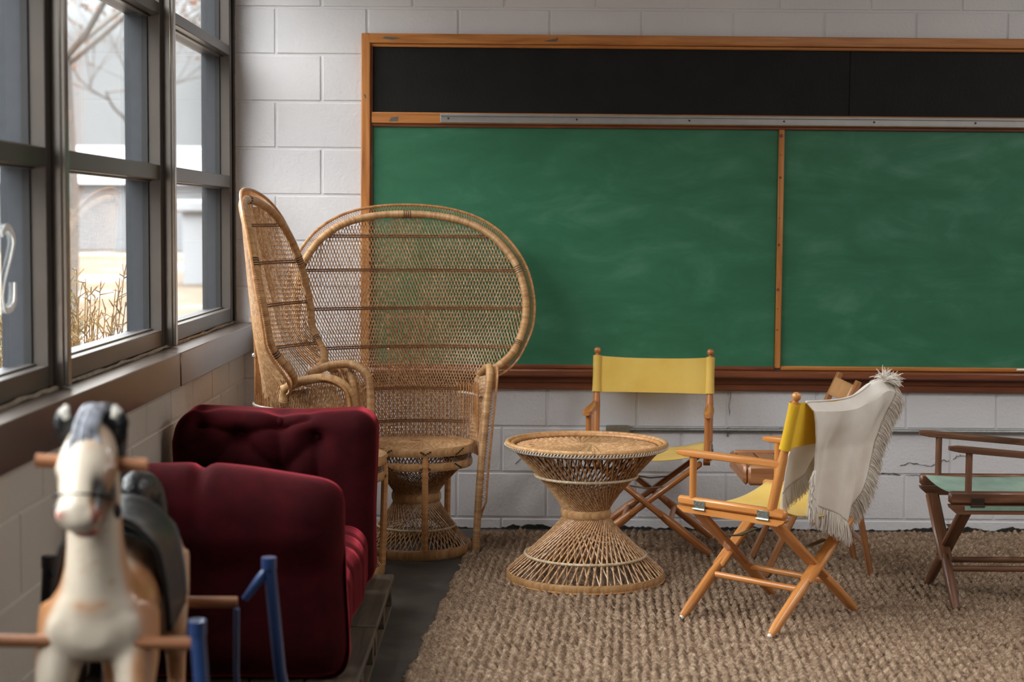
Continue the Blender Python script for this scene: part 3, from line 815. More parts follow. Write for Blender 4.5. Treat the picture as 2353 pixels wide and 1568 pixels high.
# ------------------------------------------------------------------ director's chairs
def director(label, loc, rot, W=.505, FW=.535, wood_='beech', cloth='yellow', y0=-.225, y1=.225, railtop=.438, rb=.382, armz=.590,
             arm_tilt=0., post_y=(-.165, .165), fy=(-.19, .172), hinge='hinge', topz=.822, lean=.085, canv=(.640, .798), sag=.035, canv_cut=None, group=None, lowcloth=False):
    t = thing('director_chair', label, 'chair', loc, rot, group)
    xr = W/2; post_y0, post_y1 = post_y; zm = (railtop+rb)/2-.006
    for sx in (-1, 1):
        m1 = MB(); m1.cbox((sx*xr, 0, (railtop+zm)/2+.001), (.028, y1-y0, railtop-zm-.002), .008)
        rl = m1.build('seat_rail', wood_, t)
        # tapered lower rail
        m1 = MB(); h = (zm-rb)
        prof = [(y0, zm-.001), (y1, zm-.001), (y1-.004, zm-h*.35), (y1-.03, rb), (y0+.03, rb), (y0+.004, zm-h*.35)]
        vs = [(sx*xr+dx, y, z) for dx in (-.014, .014) for y, z in prof]; k = len(prof)
        fs = [tuple(range(k)), tuple(range(k, 2*k))]+[(i, (i+1) % k, k+(i+1) % k, k+i) for i in range(k)]
        m1.add(vs, fs, [(v_[0], v_[2], v_[1]) for v_ in vs])
        m1.build('lower_rail', wood_, t)
        for y in (y0+.10, y1-.085):
            m1 = MB(); m1.cbox((sx*(xr+.0155), y, zm+.010), (.003, .048, .030), .001)
            m1.tube([(sx*(xr+.017), y-.025, zm-.004), (sx*(xr+.017), y+.025, zm-.004)], .0045, 8)
            hg = m1.build('hinge', hinge, rl)
            m1 = MB()
            for dy in (-.016, 0, .016): m1.tube([(sx*(xr+.0165), y+dy, zm+.014), (sx*(xr+.0185), y+dy, zm+.014)], .003, 6)
            m1.build('screw', 'alu' if hinge == 'hinge' else hinge, hg)
        # arm post, arm, back post
        za = lambda y: armz-arm_tilt*(y-y0)
        m1 = MB(); m1.tube([(sx*xr, post_y0-.01*0, railtop-.004), (sx*xr, post_y0, za(post_y0)-.004)], .0125, 12); m1.build('arm_post', wood_, t)
        m1 = MB(); A = []
        zc_ = za(0)
        n = 14; prof = []
        ys_ = np.linspace(y0-.004, post_y1+.035, n)
        vs = []; ts = []
        for y in ys_:
            f_ = (y-ys_[0])/(ys_[-1]-ys_[0]); hw = .021*(min(1, f_*7+.55))*(1 if f_ < .55 else lerp(1, .62, sm((f_-.55)/.2)))
            hh_ = .0125 if f_ > .06 else .008
            z = za(y)
            for k in range(10):
                th = 2*PI*k/10; vs.append((sx*xr+sx*.004+hw*math.copysign(abs(math.cos(th))**.6, math.cos(th)), y, z+hh_*math.copysign(abs(math.sin(th))**.6, math.sin(th)))); ts.append((vs[-1][0], vs[-1][2], y))
        fs = [(i*10+k, i*10+(k+1) % 10, (i+1)*10+(k+1) % 10, (i+1)*10+k) for i in range(n-1) for k in range(10)]+[tuple(range(10)), tuple((n-1)*10+k for k in range(10))]
        m1.add(vs, fs, ts); m1.build('arm_rest', wood_, t)
        p0 = Vector((sx*xr, post_y1, railtop-.004)); p1 = Vector((sx*xr, post_y1+lean, topz-.02))
        m1 = MB(); d = (p1-p0).normalized(); m1.tube([p0, p0.lerp(p1, .45), p0.lerp(p1, .55), p1], [.0165, .0165, .0135, .0125], 12)
        m1.tube([p1-d*.004, p1+d*.004, p1+d*.008, p1+d*.014, p1+d*.024, p1+d*.030, p1+d*.033], [.0085, .0085, .012, .0155, .0155, .011, .004], 12)
        bp = m1.build('back_post', wood_, t)
    # crossed legs, front and rear
    leg_rb = rb+.006
    for (y_t, y_f, s_) in ((fy[0]+.015, fy[0], 1), (fy[1], fy[1], -1)):
        for sx in (-1, 1):
            dy = .012*sx*s_
            p0 = (sx*(xr-.022), y_t+dy, leg_rb); p1 = (-sx*FW/2, y_f+dy*.4, .012)
            m1 = MB(); P0 = Vector(p0); P1 = Vector(p1)
            m1.beam(P0, P0.lerp(P1, .60), .022, .050, (0, 1, 0), .007)
            m1.tube([P0.lerp(P1, .55), P0.lerp(P1, .66), P0.lerp(P1, .93), P1], [.014, .0195, .0175, .013], 12)
            lg = m1.build('leg', wood_, t)
            m1 = MB(); m1.tube([P1, P1+(P1-P0).normalized()*.010], [.010, .007], 8); m1.build('foot_pad', 'footpad' if hinge == 'hinge' else wood_, lg)
            m1 = MB()
            for f_ in (.36, .5): 
                q_ = P0.lerp(P1, f_); m1.tube([q_+Vector((0, -.0130, 0)), q_+Vector((0, .0130, 0))], .0032, 8)
            m1.build('bolt', 'alu' if hinge == 'hinge' else hinge, lg)
        # folding brace
        zz = lerp(leg_rb, 0, .27); xx = lerp(xr-.022, -FW/2, .27)
        m1 = MB(); yb_ = y_t+.026*s_*1.0
        m1.beam((-xx, yb_, zz), (0.004, yb_, zz-.012), .004, .022, (0, 1, 0), .001); m1.beam((-0.004, yb_+.005, zz-.012), (xx, yb_+.005, zz), .004, .022, (0, 1, 0), .001)
        m1.build('folding_brace', 'brace', t)
    for sx in (-1, 1):
        f_ = .66; x = lerp(-sx*(xr-.022), sx*FW/2, f_); z = lerp(leg_rb, .012, f_)
        m1 = MB(); m1.tube([(x, fy[0]+.01, z), (x, fy[1]-.005, z)], [.0115, .0115], 10); m1.build('stretcher', wood_, t)
    # seat canvas
    m1 = MB(); xw = xr-.006
    m1.grid(lambda u, v: (lerp(-xw, xw, u), lerp(y0+.02, y1-.02, v), railtop-.006-sag*(1-(2*u-1)**2)-.006*math.sin(v*PI)), 20, 12)
    solidify(m1.build('seat', cloth, t), .004)
    if lowcloth:
        for sx in (-1, 1):
            m1 = MB(); m1.cbox((sx*(xr+.0165), .02, zm-.012), (.002, (y1-y0)*.86, .016), .0008); m1.build('seat_hem', cloth, t)
    # back canvas
    if canv:
        zc0, zc1 = canv
        def pp(z): return post_y1+lean*(z-railtop)/(topz-.02-railtop)
        m1 = MB()
        for sx in (-1, 1):
            P = [(sx*xr, pp(z), z) for z in np.linspace(zc0, zc1, 6)]
            m1.tube(P, [.0205, .019, .0185, .0185, .019, .0195], 14, caps=False)
        def sh(u, v):
            z = lerp(zc0, zc1, v)-(.008 if v > .5 else -.002)*(1-(2*u-1)**2)*(1 if v > .9 or v < .1 else .8)
            return (lerp(-xr, xr, u), pp(z)-.012+.006*math.sin(u*PI)+.004*math.sin(u*9+v*3)*math.sin(u*PI)+.010*abs(2*u-1)**6, z)
        m1.grid(sh, 30, 10)
        m1.build('backrest', cloth, t)
        m1 = MB()
        for sx in (-1, 1): m1.tube([(sx*(xr-.038), pp(z)-.0128, z) for z in np.linspace(zc0+.008, zc1-.008, 4)], .0008, 4)
        for zz_ in (zc0+.010, zc1-.012): m1.tube([Vector(sh(i/16, (zz_-zc0)/(zc1-zc0)))+Vector((0, -.0012, 0)) for i in range(1, 16)], .0006, 4)
    return t, W/2
TH1 = R(-133.5); L1 = (.9265, 5.834, RZ-.006)
c1, _ = director("honey wood director's chair with deep yellow canvas and a cream fringed throw over its back", L1, TH1, W=.51, cloth='yellow2', sag=.045)
for ch in c1.children:
    if ch.name.startswith('seat') and not ch.name.startswith('seat_rail'): ch.data.materials[0] = M['yellow']
c2, _ = director("honey wood director's chair with pale yellow canvas facing the camera behind the wicker table", (.592, 7.115, RZ-.006), R(-8), W=.495, wood_='beech2', cloth='yellow', lean=.06)
c3, _ = director("dark weathered director's chair with a mint green canvas seat at the right edge", (1.806, 6.135, RZ-.006), R(-90), W=.425, FW=.445, wood_='teak', cloth='mint',
                 y0=-.245, y1=.245, railtop=.437, rb=.356, armz=.592, arm_tilt=.085, post_y=(-.175, .18), fy=(-.205, .19), hinge='oldhinge', topz=.86, lean=.09, canv=(.66, .83), sag=.012, lowcloth=True)

# ------------------------------------------------------------------ slatted folding chair
fc = thing('folding_chair', 'brown wooden folding chair with two back slats showing behind the cream throw', 'chair', (1.2, 6.67, RZ-.005))
ox, oy, oz = 1.2, 6.67, .008
def LP(x, y, z): return Vector((x-ox, y-oy, z-oz+.0))
for y in (6.49, 6.86):
    a = LP(1.350, y, .782); b_ = LP(.998, y, .012)
    m1 = MB(); m1.beam(a, b_, .020, .042, (0, 1, 0), .003); m1.build('back_stile', 'slatwood', fc)
    m1 = MB(); yy = y+(.024 if y < 6.6 else -.024); m1.beam(LP(1.418, yy, .012), LP(1.335, yy, .44), .020, .038, (0, 1, 0), .003); m1.build('rear_leg', 'slatwood', fc)
def slat(t0, t1):
    m1 = MB(); a = Vector((1.350, 0, .782)); b_ = Vector((.998, 0, .012)); d = (b_-a).normalized(); nrm = Vector((d.z, 0, -d.x))
    def fn(u, v):
        p = a+d*lerp(t0, t1, v); y = lerp(6.495, 6.855, u); p = p+Vector((1, 0, -.45)).normalized()*(.018*math.sin(u*PI)-.010); return LP(p.x, y, p.z)
    m1.grid(fn, 16, 4); return solidify(m1.build('back_slat', 'slatface', fc), .009)
slat(.022, .100); slat(.135, .215)
m1 = MB()
for y in (6.455, 6.895): m1.cbox(LP(1.13, y, .415), (.42, .022, .078), .014)
m1.cbox(LP(.915, 6.675, .415), (.022, .42, .078), .012); m1.cbox(LP(1.335, 6.675, .415), (.022, .42, .06), .008)
m1.build('seat_apron', 'slatwood', fc)
m1 = MB()
for i in range(5): m1.cbox(LP(.962+i*.082, 6.675, .440), (.074, .43, .012), .003)
m1.build('seat', 'slatwood', fc)
for xx_, zz_ in ((1.40, .13), (1.068, .16)):
    m1 = MB(); m1.tube([LP(xx_, 6.50, zz_), LP(xx_, 6.85, zz_)], .010, 8); m1.build('stretcher', 'slatwood', fc)

# ------------------------------------------------------------------ cream throw over the near chair
th_ = thing('throw_blanket', "cream woven throw with long fringe draped over the back of the near director's chair", 'blanket', L1, TH1)
def post(z): return .165+.085*(z-.438)/(.802-.438)
TL = (.183, .792); TR = (-.295, .822); BLc = (.118, .430); TIP = (-.130, .315)
def topz_(u): # saddle of the top edge between the posts
    x = lerp(.178, -.325, u)
    return x, .798+.050*math.exp(-((u-.86)/.20)**2)-.007*math.sin(min(1, u*1.25)*PI)
def rear(u, v):
    x0, z0 = topz_(u)
    bx = lerp(.108, -.142, min(1, u/.72)) if u < .72 else lerp(-.142, -.215, (u-.72)/.28)
    bz = lerp(.468, .335, min(1, u/.72)) if u < .72 else lerp(.335, .50, (u-.72)/.28)
    x = lerp(x0, bx, v**.9); z = lerp(z0, bz, v)
    y = post(max(z, .62))+.024+.012*sm(v*4)-.03*v+.022*math.sin(u*11+v*2.2)*sm(v*2)+.008*math.sin(u*25+v*4)*sm(v*1.5)+.016*sm((u-.70)/.12)
    if v < .10: y -= (.10-v)*.34
    return (x, y, z)
m1 = MB(); m1.grid(rear, 44, 40)
def front_(u, v):
    x0, z0 = topz_(u)
    bx = lerp(.178, -.12, u); bz = lerp(.475, .635, u**1.1)
    x = lerp(x0, bx, v**1.1); z = lerp(z0, bz, v)
    y = post(max(z, .60))-.030-.02*v*sm(v)+.008*math.sin(u*13+v*3)*sm(v*2)
    if v < .08: y += (.08-v)*.35
    return (x, y, z)
m1.grid(front_, 34, 30)
solidify(m1.build('cloth', 'wool', th_), .004)
def fringe(mb, p, out, L, n=3, spread=.22, r=.0016):
    for _ in range(n):
        d = Vector(out)+Vector((random.uniform(-spread, spread), random.uniform(-spread, spread)*.8, random.uniform(-spread, spread)*.5))
        d.normalize(); l = L*random.uniform(.7, 1.15); q = Vector(p)+Vector((random.uniform(-.003, .003), random.uniform(-.004, .004), 0))
        P = [q]; dd = d.copy()
        for k in range(5):
            dd = (dd+Vector((random.uniform(-.15, .15), random.uniform(-.12, .12), -.22))).normalized(); P.append(P[-1]+dd*(l/5))
        mb.tube(P, [r*1.2, r*1.1, r, r*.9, r*.8, r*.5], 4, caps=False)
m1 = MB()
for i in range(170):
    u = i/169; p = rear(u, 1.0); o_ = (.25, .05, -1) if u < .60 else ((-.1, .05, -1) if u < .76 else (-.8, .05, -.55))
    fringe(m1, p, o_, .072, 7)
for i in range(150):
    v = i/149; p = rear(1.0, v); fringe(m1, p, (-.9, .1, -.35), .066, 8)
for i in range(90): fringe(m1, rear(1.0-random.random()*.14, random.random()*.03), (-.7+random.random()*.5, random.random()*.3-.1, .45), .048, 4, .55)
for i in range(90):
    u = i/89; fringe(m1, front_(u, 1.0), (-.25, -.05, -1), .066, 9)
for i in range(60): fringe(m1, rear(0, .72+.28*i/59), (.6, .02, -.8), .045, 4)
m1.build('fringe', 'wool', th_)

# ------------------------------------------------------------------ burgundy sofa
def softslab(size, res, rad, fn=None, square=False):
    """rounded slab made of six gridded faces, then displaced by fn"""
    sx, sy, sz = [s_/2 for s_ in size]; mb = MB()
    faces = [((0, 1, 2), 1), ((0, 1, 2), -1), ((1, 2, 0), 1), ((1, 2, 0), -1), ((2, 0, 1), 1), ((2, 0, 1), -1)]
    H3 = (sx, sy, sz)
    for (a, b_, c_), sg in faces:
        nu = max(4, int(2*H3[a]/res)); nv = max(4, int(2*H3[b_]/res))
        vs = []
        for j in range(nv+1):
            for i in range(nu+1):
                p = [0, 0, 0]; p[a] = lerp(-H3[a], H3[a], i/nu); p[b_] = lerp(-H3[b_], H3[b_], j/nv); p[c_] = sg*H3[c_]
                q_ = Vector([max(-H3[k]+rad, min(H3[k]-rad, p[k])) for k in range(3)])
                d = Vector(p)-q_
                if d.length > 1e-9:
                    dn = d.normalized()
                    if square and (dn.x or dn.z):
                        k = (dn.x**2+dn.z**2)/max(1e-9, (dn.x**4+dn.z**4)**.5) if abs(dn.x) > 1e-6 and abs(dn.z) > 1e-6 else 1
                        k = 1+(k**.5-1)*1.0*(1-abs(dn.y))
                        dn = Vector((dn.x*k, dn.y, dn.z*k))
                    p = q_+dn*rad
                p = Vector(p)
                nrm = d.normalized() if d.length > 1e-9 else Vector((0, 0, 1))
                if fn: p = Vector(fn(p, nrm))
                vs.append(p)
        fs = [(j*(nu+1)+i, j*(nu+1)+i+1, (j+1)*(nu+1)+i+1, (j+1)*(nu+1)+i) for j in range(nv) for i in range(nu)]
        if sg < 0: fs = [f_[::-1] for f_ in fs]
        mb.add(vs, fs)
    return mb
def weld(o, d=.0006):
    import bmesh
    bm = bmesh.new(); bm.from_mesh(o.data); bmesh.ops.remove_doubles(bm, verts=bm.verts, dist=d); bmesh.ops.recalc_face_normals(bm, faces=bm.faces); bm.to_mesh(bm and o.data); bm.free()
    o.data.shade_smooth()
    return o
def segd(p, a, b_):
    ap = (p[0]-a[0], p[1]-a[1]); ab = (b_[0]-a[0], b_[1]-a[1]); t = max(0, min(1, (ap[0]*ab[0]+ap[1]*ab[1])/(ab[0]**2+ab[1]**2)))
    return math.hypot(ap[0]-ab[0]*t, ap[1]-ab[1]*t)
so = thing('sofa', 'burgundy velvet sofa with button-tufted arms on a wooden pallet under the windows', 'sofa', (-.82, 5.2, .124))
# far arm: inner face toward the camera
btn = [(.022, .576), (-.115, .530), (.150, .523), (-.25, .576), (-.115, .36), (.022, .40), (.150, .35), (-.25, .40)]
creases = [((.022, .576), (.022, .40)), ((.022, .576), (-.115, .53)), ((.150, .523), (.022, .40)), ((-.115, .53), (.022, .40)), ((-.115, .53), (-.25, .576)), ((.150, .523), (.150, .35)), ((.022, .576), (.12, .60)), ((-.115, .53), (-.25, .40))]
FA = (.0, 5.81-5.2, .305)
def far_fn(p, n_):
    x, y, z = p.x, p.y, p.z+FA[2]
    front = sm((-n_.y-.0)*1.2+.15) if n_.y < .3 else 0
    if y < .06:
        d = 0
        for bx, bz in btn: r2 = (x-bx)**2+(z-bz)**2; d += .034*math.exp(-r2/(.020**2))+.020*math.exp(-r2/(.055**2))
        for a, b_ in creases: d += .010*math.exp(-(segd((x, z), a, b_)/.009)**2)+.009*math.exp(-(segd((x, z), a, b_)/.03)**2)
        d = min(d, .052); k = sm((.06-y)/.09)
        p = p-n_*d*k if n_.length > .5 else p
    if z > .5 and x < -.24: p = Vector((p.x+(z-.5)*.22*sm((-x-.24)/.1), p.y, p.z))
    # slight puff
    p = p+n_*.006*math.sin(x*9+1)*math.sin(z*8)
    return p
softs = softslab((.70, .24, .62), .011, .072, far_fn)
def nface(o): return o
fa_ = weld(softs.build('arm', 'velvet', so, loc=FA, ang=180))
for bx, bz in btn[:4]:
    mbt = MB(); mbt.lathe([(.001, -.004), (.010, -.003), (.0135, 0), (.010, .004), (.001, .006)], 14)
    k = 5*14
    for i in range(len(mbt.v)-k, len(mbt.v)):
        x, y, z = mbt.v[i]; mbt.v[i] = (x+bx*1.0, -.064-z, y+bz-FA[2])
    mbt.build('tuft_button', 'velvet', fa_)
NAc = (.012, 4.575-5.2, .295)
def near_fn(p, n_):
    x, y, z = p.x, p.y, p.z
    k = sm((z-.10)/.2)
    dz = -.030*sm((x+.05)/.45)*k+.008*math.cos(x*7+.3)*k-.017*math.exp(-((x+.04)/.018)**2)*sm((z-.2)/.08)
    y = y*1.0+(.055*sm((.13-z)/.13) if y < 0 else -.0)
    q_ = Vector((x+.012*sm((.05-z)/.3)*(1 if x > .2 else 0), y, z+dz))
    if y < 0: q_.y += .010*math.exp(-((x+.04)/.02)**2)*sm((z-.05)/.2)
    return q_
weld(softslab((.70, .25, .60), .014, .121, near_fn, True).build('arm', 'velvet', so, loc=NAc, ang=180))
def seat_fn(p, n_):
    x, y, z = p.x, p.y, p.z
    c_ = sum(math.exp(-((y-yy)/.022)**2) for yy in (.26, .08, -.12, -.32))
    top = sm((z+.02)/.08) if n_.z > .1 or x > .15 else 0
    ex_ = .006*math.sin(y*13)
    q_ = Vector((x+ex_*(x > .1), y, z-.006*c_*top*(n_.z > .0)))
    if x > .2: q_.x -= .004*c_
    q_.x += .03*sm((-y)/.5)*(x > .1)*0
    return q_
weld(softslab((.56, .92, .24), .014, .075, seat_fn).build('seat_cushion', 'velvet', so, loc=(.065, 5.19-5.2, .125), ang=180))
weld(softslab((.15, .94, .42), .02, .06).build('backrest', 'velvet', so, loc=(-.262, 0, .225), ang=180))

# ------------------------------------------------------------------ pallets
def pallet(label, y0, y1):
    t = thing('pallet', label, 'pallet', (-.80, (y0+y1)/2, 0), 0, 'wooden pallets under the sofa')
    L = y1-y0; n = 5; wd = .148
    for i in range(n):
        x = -.38+wd/2+i*(.76-wd)/(n-1); m1 = MB(); m1.cbox((x, 0, .109), (wd, L, .022), .004); m1.build('deck_board', 'pallet', t)
    for y in (-L/2+.045, 0, L/2-.045):
        m1 = MB(); m1.cbox((0, y, .057), (.75, .045, .080), .003); m1.build('stringer', 'pallet', t)
    for x in (-.33, 0, .33):
        m1 = MB(); m1.cbox((x, 0, .009), (.09, L, .016), .002); m1.build('base_board', 'pallet', t)
    return t
pallet('weathered wooden pallet under the far end of the red sofa', 5.205, 5.975)
pallet('weathered wooden pallet under the near end of the red sofa', 4.36, 5.185)

# ------------------------------------------------------------------ rocking horse
HX, HY = -.748, 3.30
hs = thing('rocking_horse', 'painted white and tan toy horse with black mane and saddle in the left foreground', 'toy horse', (HX-.030, HY, 0), R(5))
def ellip(mb, c, r, n=14):
    vs = []; fs = []
    for i in range(n+1):
        th = PI*i/n
        for j in range(n*2):
            a = PI*j/n; vs.append((c[0]+r[0]*math.sin(th)*math.cos(a), c[1]+r[1]*math.sin(th)*math.sin(a), c[2]+r[2]*math.cos(th)))
    k = n*2
    for i in range(n):
        for j in range(k): fs.append((i*k+j, i*k+(j+1) % k, (i+1)*k+(j+1) % k, (i+1)*k+j))
    return mb.add(vs, fs)
def loft(mb, secs, n=18):
    """sections: (x,y,z, rx, ry, tilt) ellipses about a path; capped with domes"""
    P = [Vector(s_[:3]) for s_ in secs]; vs = []; fs = []
    K = len(secs)
    for i, s_ in enumerate(secs):
        t = (P[min(i+1, K-1)]-P[max(i-1, 0)]).normalized(); x = Vector((1, 0, 0)); x = (x-t*x.dot(t)).normalized(); y = t.cross(x)
        for j in range(n):
            a = 2*PI*j/n; vs.append(P[i]+x*(math.cos(a)*s_[3])+y*(math.sin(a)*s_[4]))
    for i in range(K-1):
        for j in range(n): fs.append((i*n+j, i*n+(j+1) % n, (i+1)*n+(j+1) % n, (i+1)*n+j))
    fs.append(tuple(range(n))[::-1]); fs.append(tuple((K-1)*n+j for j in range(n)))
    return mb.add(vs, fs)
def remeshed(mb, name, mat, parent, vox=.0055, it=7):
    o = mb.build(name, mat, parent, smooth=False)
    md = o.modifiers.new('r', 'REMESH'); md.mode = 'VOXEL'; md.voxel_size = vox
    s_ = o.modifiers.new('s', 'SMOOTH'); s_.iterations = it; s_.factor = .6
    dg = bpy.context.evaluated_depsgraph_get(); dg.update()
    me = bpy.data.meshes.new_from_object(o.evaluated_get(dg)); o.modifiers.clear()
    o.data = me; me.shade_smooth()
    if not me.materials: me.materials.append(M[mat])
    return o
hb = MB()
# trunk (local: y forward = toward rump), chest at y -.33
loft(hb, [(0, -.365, .655, .03, .025), (0, -.350, .655, .076, .050), (0, -.31, .66, .098, .070), (0, -.18, .672, .096, .090), (0, -.05, .675, .092, .092), (0, .10, .675, .090, .092), (0, .22, .675, .094, .096), (0, .31, .67, .092, .094), (0, .37, .665, .070, .078), (0, .40, .66, .03, .04)], 22)
# neck rising from the chest
loft(hb, [(0, -.29, .610, .085, .055), (0, -.288, .640, .100, .070), (0, -.287, .675, .099, .078), (0, -.288, .705, .084, .080), (0, -.291, .735, .066, .076), (0, -.298, .77, .056, .070), (0, -.305, .81, .051, .064), (0, -.312, .86, .049, .060), (0, -.315, .91, .048, .056), (0, -.31, .96, .044, .052), (0, -.31, 1.00, .034, .038)], 20)
def hx(y): return -.05*max(0., -.300-y)
# head hanging down toward the camera, turned a little to its right
loft(hb, [(hx(y_), y_, z_, rx_, ry_) for y_, z_, rx_, ry_ in ((-.285, 1.008, .030, .035), (-.32, .995, .044, .046), (-.350, .968, .054, .050), (-.383, .938, .049, .044), (-.408, .912, .040, .038), (-.424, .890, .041, .038), (-.430, .872, .038, .032), (-.426, .858, .024, .018))], 20)
ellip(hb, (hx(-.41)+.004, -.402, .852), (.026, .024, .013), 8)   # lower lip
for sx in (-1, 1):
    ellip(hb, (hx(-.36)+sx*.044, -.372, .955), (.013, .016, .016), 8)  # brow over the eye
    ellip(hb, (hx(-.45)+sx*.027, -.448, .888), (.013, .012, .015), 8)  # nostril rim
    # front legs
    loft(hb, [(sx*.055, -.26, .68, .055, .07), (sx*.068, -.30, .60, .044, .055), (sx*.074, -.345, .52, .030, .038), (sx*.076, -.375, .46, .026, .030), (sx*.076, -.36, .38, .021, .024), (sx*.076, -.33, .315, .024, .028), (sx*.076, -.345, .285, .030, .036), (sx*.076, -.35, .262, .032, .038)], 14)
    # hind legs: knee forward, hock backward
    loft(hb, [(sx*.055, .26, .68, .055, .085), (sx*.064, .25, .59, .046, .065), (sx*.068, .27, .52, .034, .045), (sx*.070, .335, .45, .024, .030), (sx*.070, .345, .38, .020, .024), (sx*.070, .31, .315, .023, .028), (sx*.070, .30, .285, .030, .036), (sx*.070, .295, .262, .032, .038)], 14)
body = remeshed(hb, 'body', 'horse', hs, .0055, 10)
me = body.data; n = len(me.vertices); vc = np.empty(n*3, dtype=np.float32); me.vertices.foreach_get('co', vc); vc = vc.reshape(-1, 3)
X, Y, Z = vc.T
cream = np.array(hexc(204, 190, 172)[:3]); tan = np.array(hexc(176, 116, 66)[:3]); blk = np.array(hexc(22, 18, 16)[:3]); red = np.array(hexc(150, 36, 32)[:3]); hoof = np.array(hexc(40, 34, 32)[:3]); pink = np.array(hexc(206, 120, 108)[:3])
def S(x): x = np.clip(x, 0, 1); return x*x*(3-2*x)
colr = np.tile(cream, (n, 1))
def mixc(c, w): 
    global colr
    colr = colr*(1-w[:, None])+c[None]*w[:, None]
wig = .010*np.sin(Z*40)+.008*np.sin(Y*33+1)
side = S((np.abs(X)-.040-wig)/.03)
mixc(tan, side*S((.82-Z)/.05+.6)*S((Y+.345)/.03)*.9*S((.1-Y)/.1+.2))
mixc(tan, S((X-.055-wig)/.03)*S((.76-Z)/.05)*S((-.2-Y)/.05)*.85)
mixc(tan, S((Y+.22)/.12)*.6)
mixc(tan, S((np.abs(X)-.030)/.02)*S((.90-Z)/.04)*S((Z-.74)/.05)*S((Y+.345)/.03)*.8)
mixc(tan, S((np.abs(X)-.043)/.015)*S((.94-Z)/.03)*S((Z-.80)/.03)*S((-.27-Y)/.02)*(.9*(X > 0)+.25*(X < 0)))
mixc(tan, S((Z-.985)/.02)*.3*(X > 0))
mixc(tan, S((.58-Z)/.08)*S((Z-.30)/.03)*.7)
mixc(hoof, S((.31-Z)/.01))
XH = X+.05*np.clip(-.300-Y, 0, 1)      # across the turned head
head = S((-.325-Y)/.02)*S((Z-.845)/.01)
mixc(tan*.75, head*S((XH-.024-.010*np.sin(Z*60))/.012)*S((1.0-Z)/.03)*S((Z-.87)/.02)*.92)
mixc(blk, head*np.clip(1.7*np.exp(-(((XH-.030-(.935-Z)*.25)/.010)**2+((Z-.922)/.030)**2)), 0, 1)*(XH > 0))
mixc(blk, head*np.clip(1.6*np.exp(-(((XH+.050)/.008)**2+((Z-.940)/.012)**2)), 0, 1)*.8)
mixc(tan, head*S((-XH-.040)/.01)*S((.95-Z)/.03)*.45)
mixc(pink*.8, np.clip(1.3*np.exp(-(((XH+.028)/.008)**2+((Z-.890)/.009)**2)), 0, 1)*S((-.42-Y)/.01)*.8)
mixc(red*.8, np.clip(1.3*np.exp(-(((XH-.034)/.009)**2+((Z-.884)/.014)**2)), 0, 1)*S((-.41-Y)/.01)*.8)
mixc(red, S((.862-Z)/.005)*S((-.372-Y)/.02)*S((Z-.835)/.006)*S((XH+.012)/.01))
# dappled marks on the chest
for (mx_, mz_, rr) in ((0.0, .705, .022), (-.02, .71, .014), (.02, .712, .012), (.035, .75, .006), (.01, .79, .005)):
    mixc(tan, np.clip(np.exp(-(((X-mx_)/rr)**2+((Z-mz_)/(rr*.6))**2))*.55*(Y < -.3), 0, 1))
at = me.color_attributes.new('paint', 'FLOAT_COLOR', 'POINT')
at.data.foreach_set('color', np.concatenate([colr, np.ones((n, 1))], 1).astype(np.float32).ravel())
# mane and forelock
mn = MB()
loft(mn, [(0, -.285, 1.04, .022, .020), (.008, -.25, 1.035, .036, .032), (.012, -.22, 1.00, .038, .034), (.012, -.21, .94, .032, .030), (.010, -.20, .89, .024, .028), (.004, -.18, .84, .018, .024), (.0, -.165, .80, .01, .01)], 12)
ellip(mn, (.024, -.290, 1.015), (.026, .030, .040), 10)
remeshed(mn, 'mane', 'hair_black', hs, .006, 4)
fl = MB()
for k, (x0, x1, w_) in enumerate(((-.012, -.020, .010), (.000, -.010, .011), (.008, .004, .010), (.016, .010, .008), (-.004, -.028, .009), (.012, .020, .007))):
    P = catmull([(x0+.004, -.268, 1.058-.004*k), (x0, -.315, 1.055), (x0-.008, -.350, 1.028), (x1, -.372, .998), (x1+.004, -.392, .968)], 5)
    fl.tube(P, [w_*(.6+.5*math.sin(i/len(P)*PI)) for i in range(len(P))], 8)
fl.build('forelock', 'hair_grey', hs)
for sx in (-1, 1):
    e = MB(); bx = sx*.040-.006*(sx > 0)
    P = [(bx*.8, -.300, .990), (bx*1.0+sx*.006, -.305, 1.010), (bx+sx*.012, -.310, 1.035), (bx+sx*.010, -.312, 1.053), (bx+sx*.004, -.312, 1.064)]
    e.tube(P, [.016, .021, .020, .013, .003], 10, flat=.6); e.build('ear', 'hair_black', hs)
    e2 = MB(); e2.tube([(bx+sx*.004, -.322, 1.040), (bx+sx*.010, -.322, 1.052), (bx+sx*.004, -.320, 1.064)], [.006, .010, .004], 8, flat=.5); e2.build('ear_tip', 'footpad', hs)
# bridle
br = MB(); br.tube([(.051*math.sin(a)-.004, -.400-.044*math.cos(a)*1.0, .912+.012*math.cos(a)) for a in np.linspace(-PI*.75, PI*.75, 18)], .0022, 5); br.build('bridle', 'blackgloss', hs)
for bxx in (-.066, .058):
    br = MB(); ellip(br, (bxx*.85, -.365, .880), (.007, .010, .014), 8); br.build('bit_ring', 'blackgloss', hs)
# tail
tl2 = MB(); P = catmull([(.0, .39, .725), (-.012, .36, .765), (-.02, .325, .800), (-.012, .36, .812), (.006, .41, .79), (.018, .435, .73), (.014, .445, .67), (.010, .44, .62)], 6)
tl2.tube(P, [.018+.016*math.sin(min(1, i/len(P)*1.2)*PI) for i in range(len(P))], 12); remeshed(tl2, 'tail', 'hair_black', hs, .006, 3)
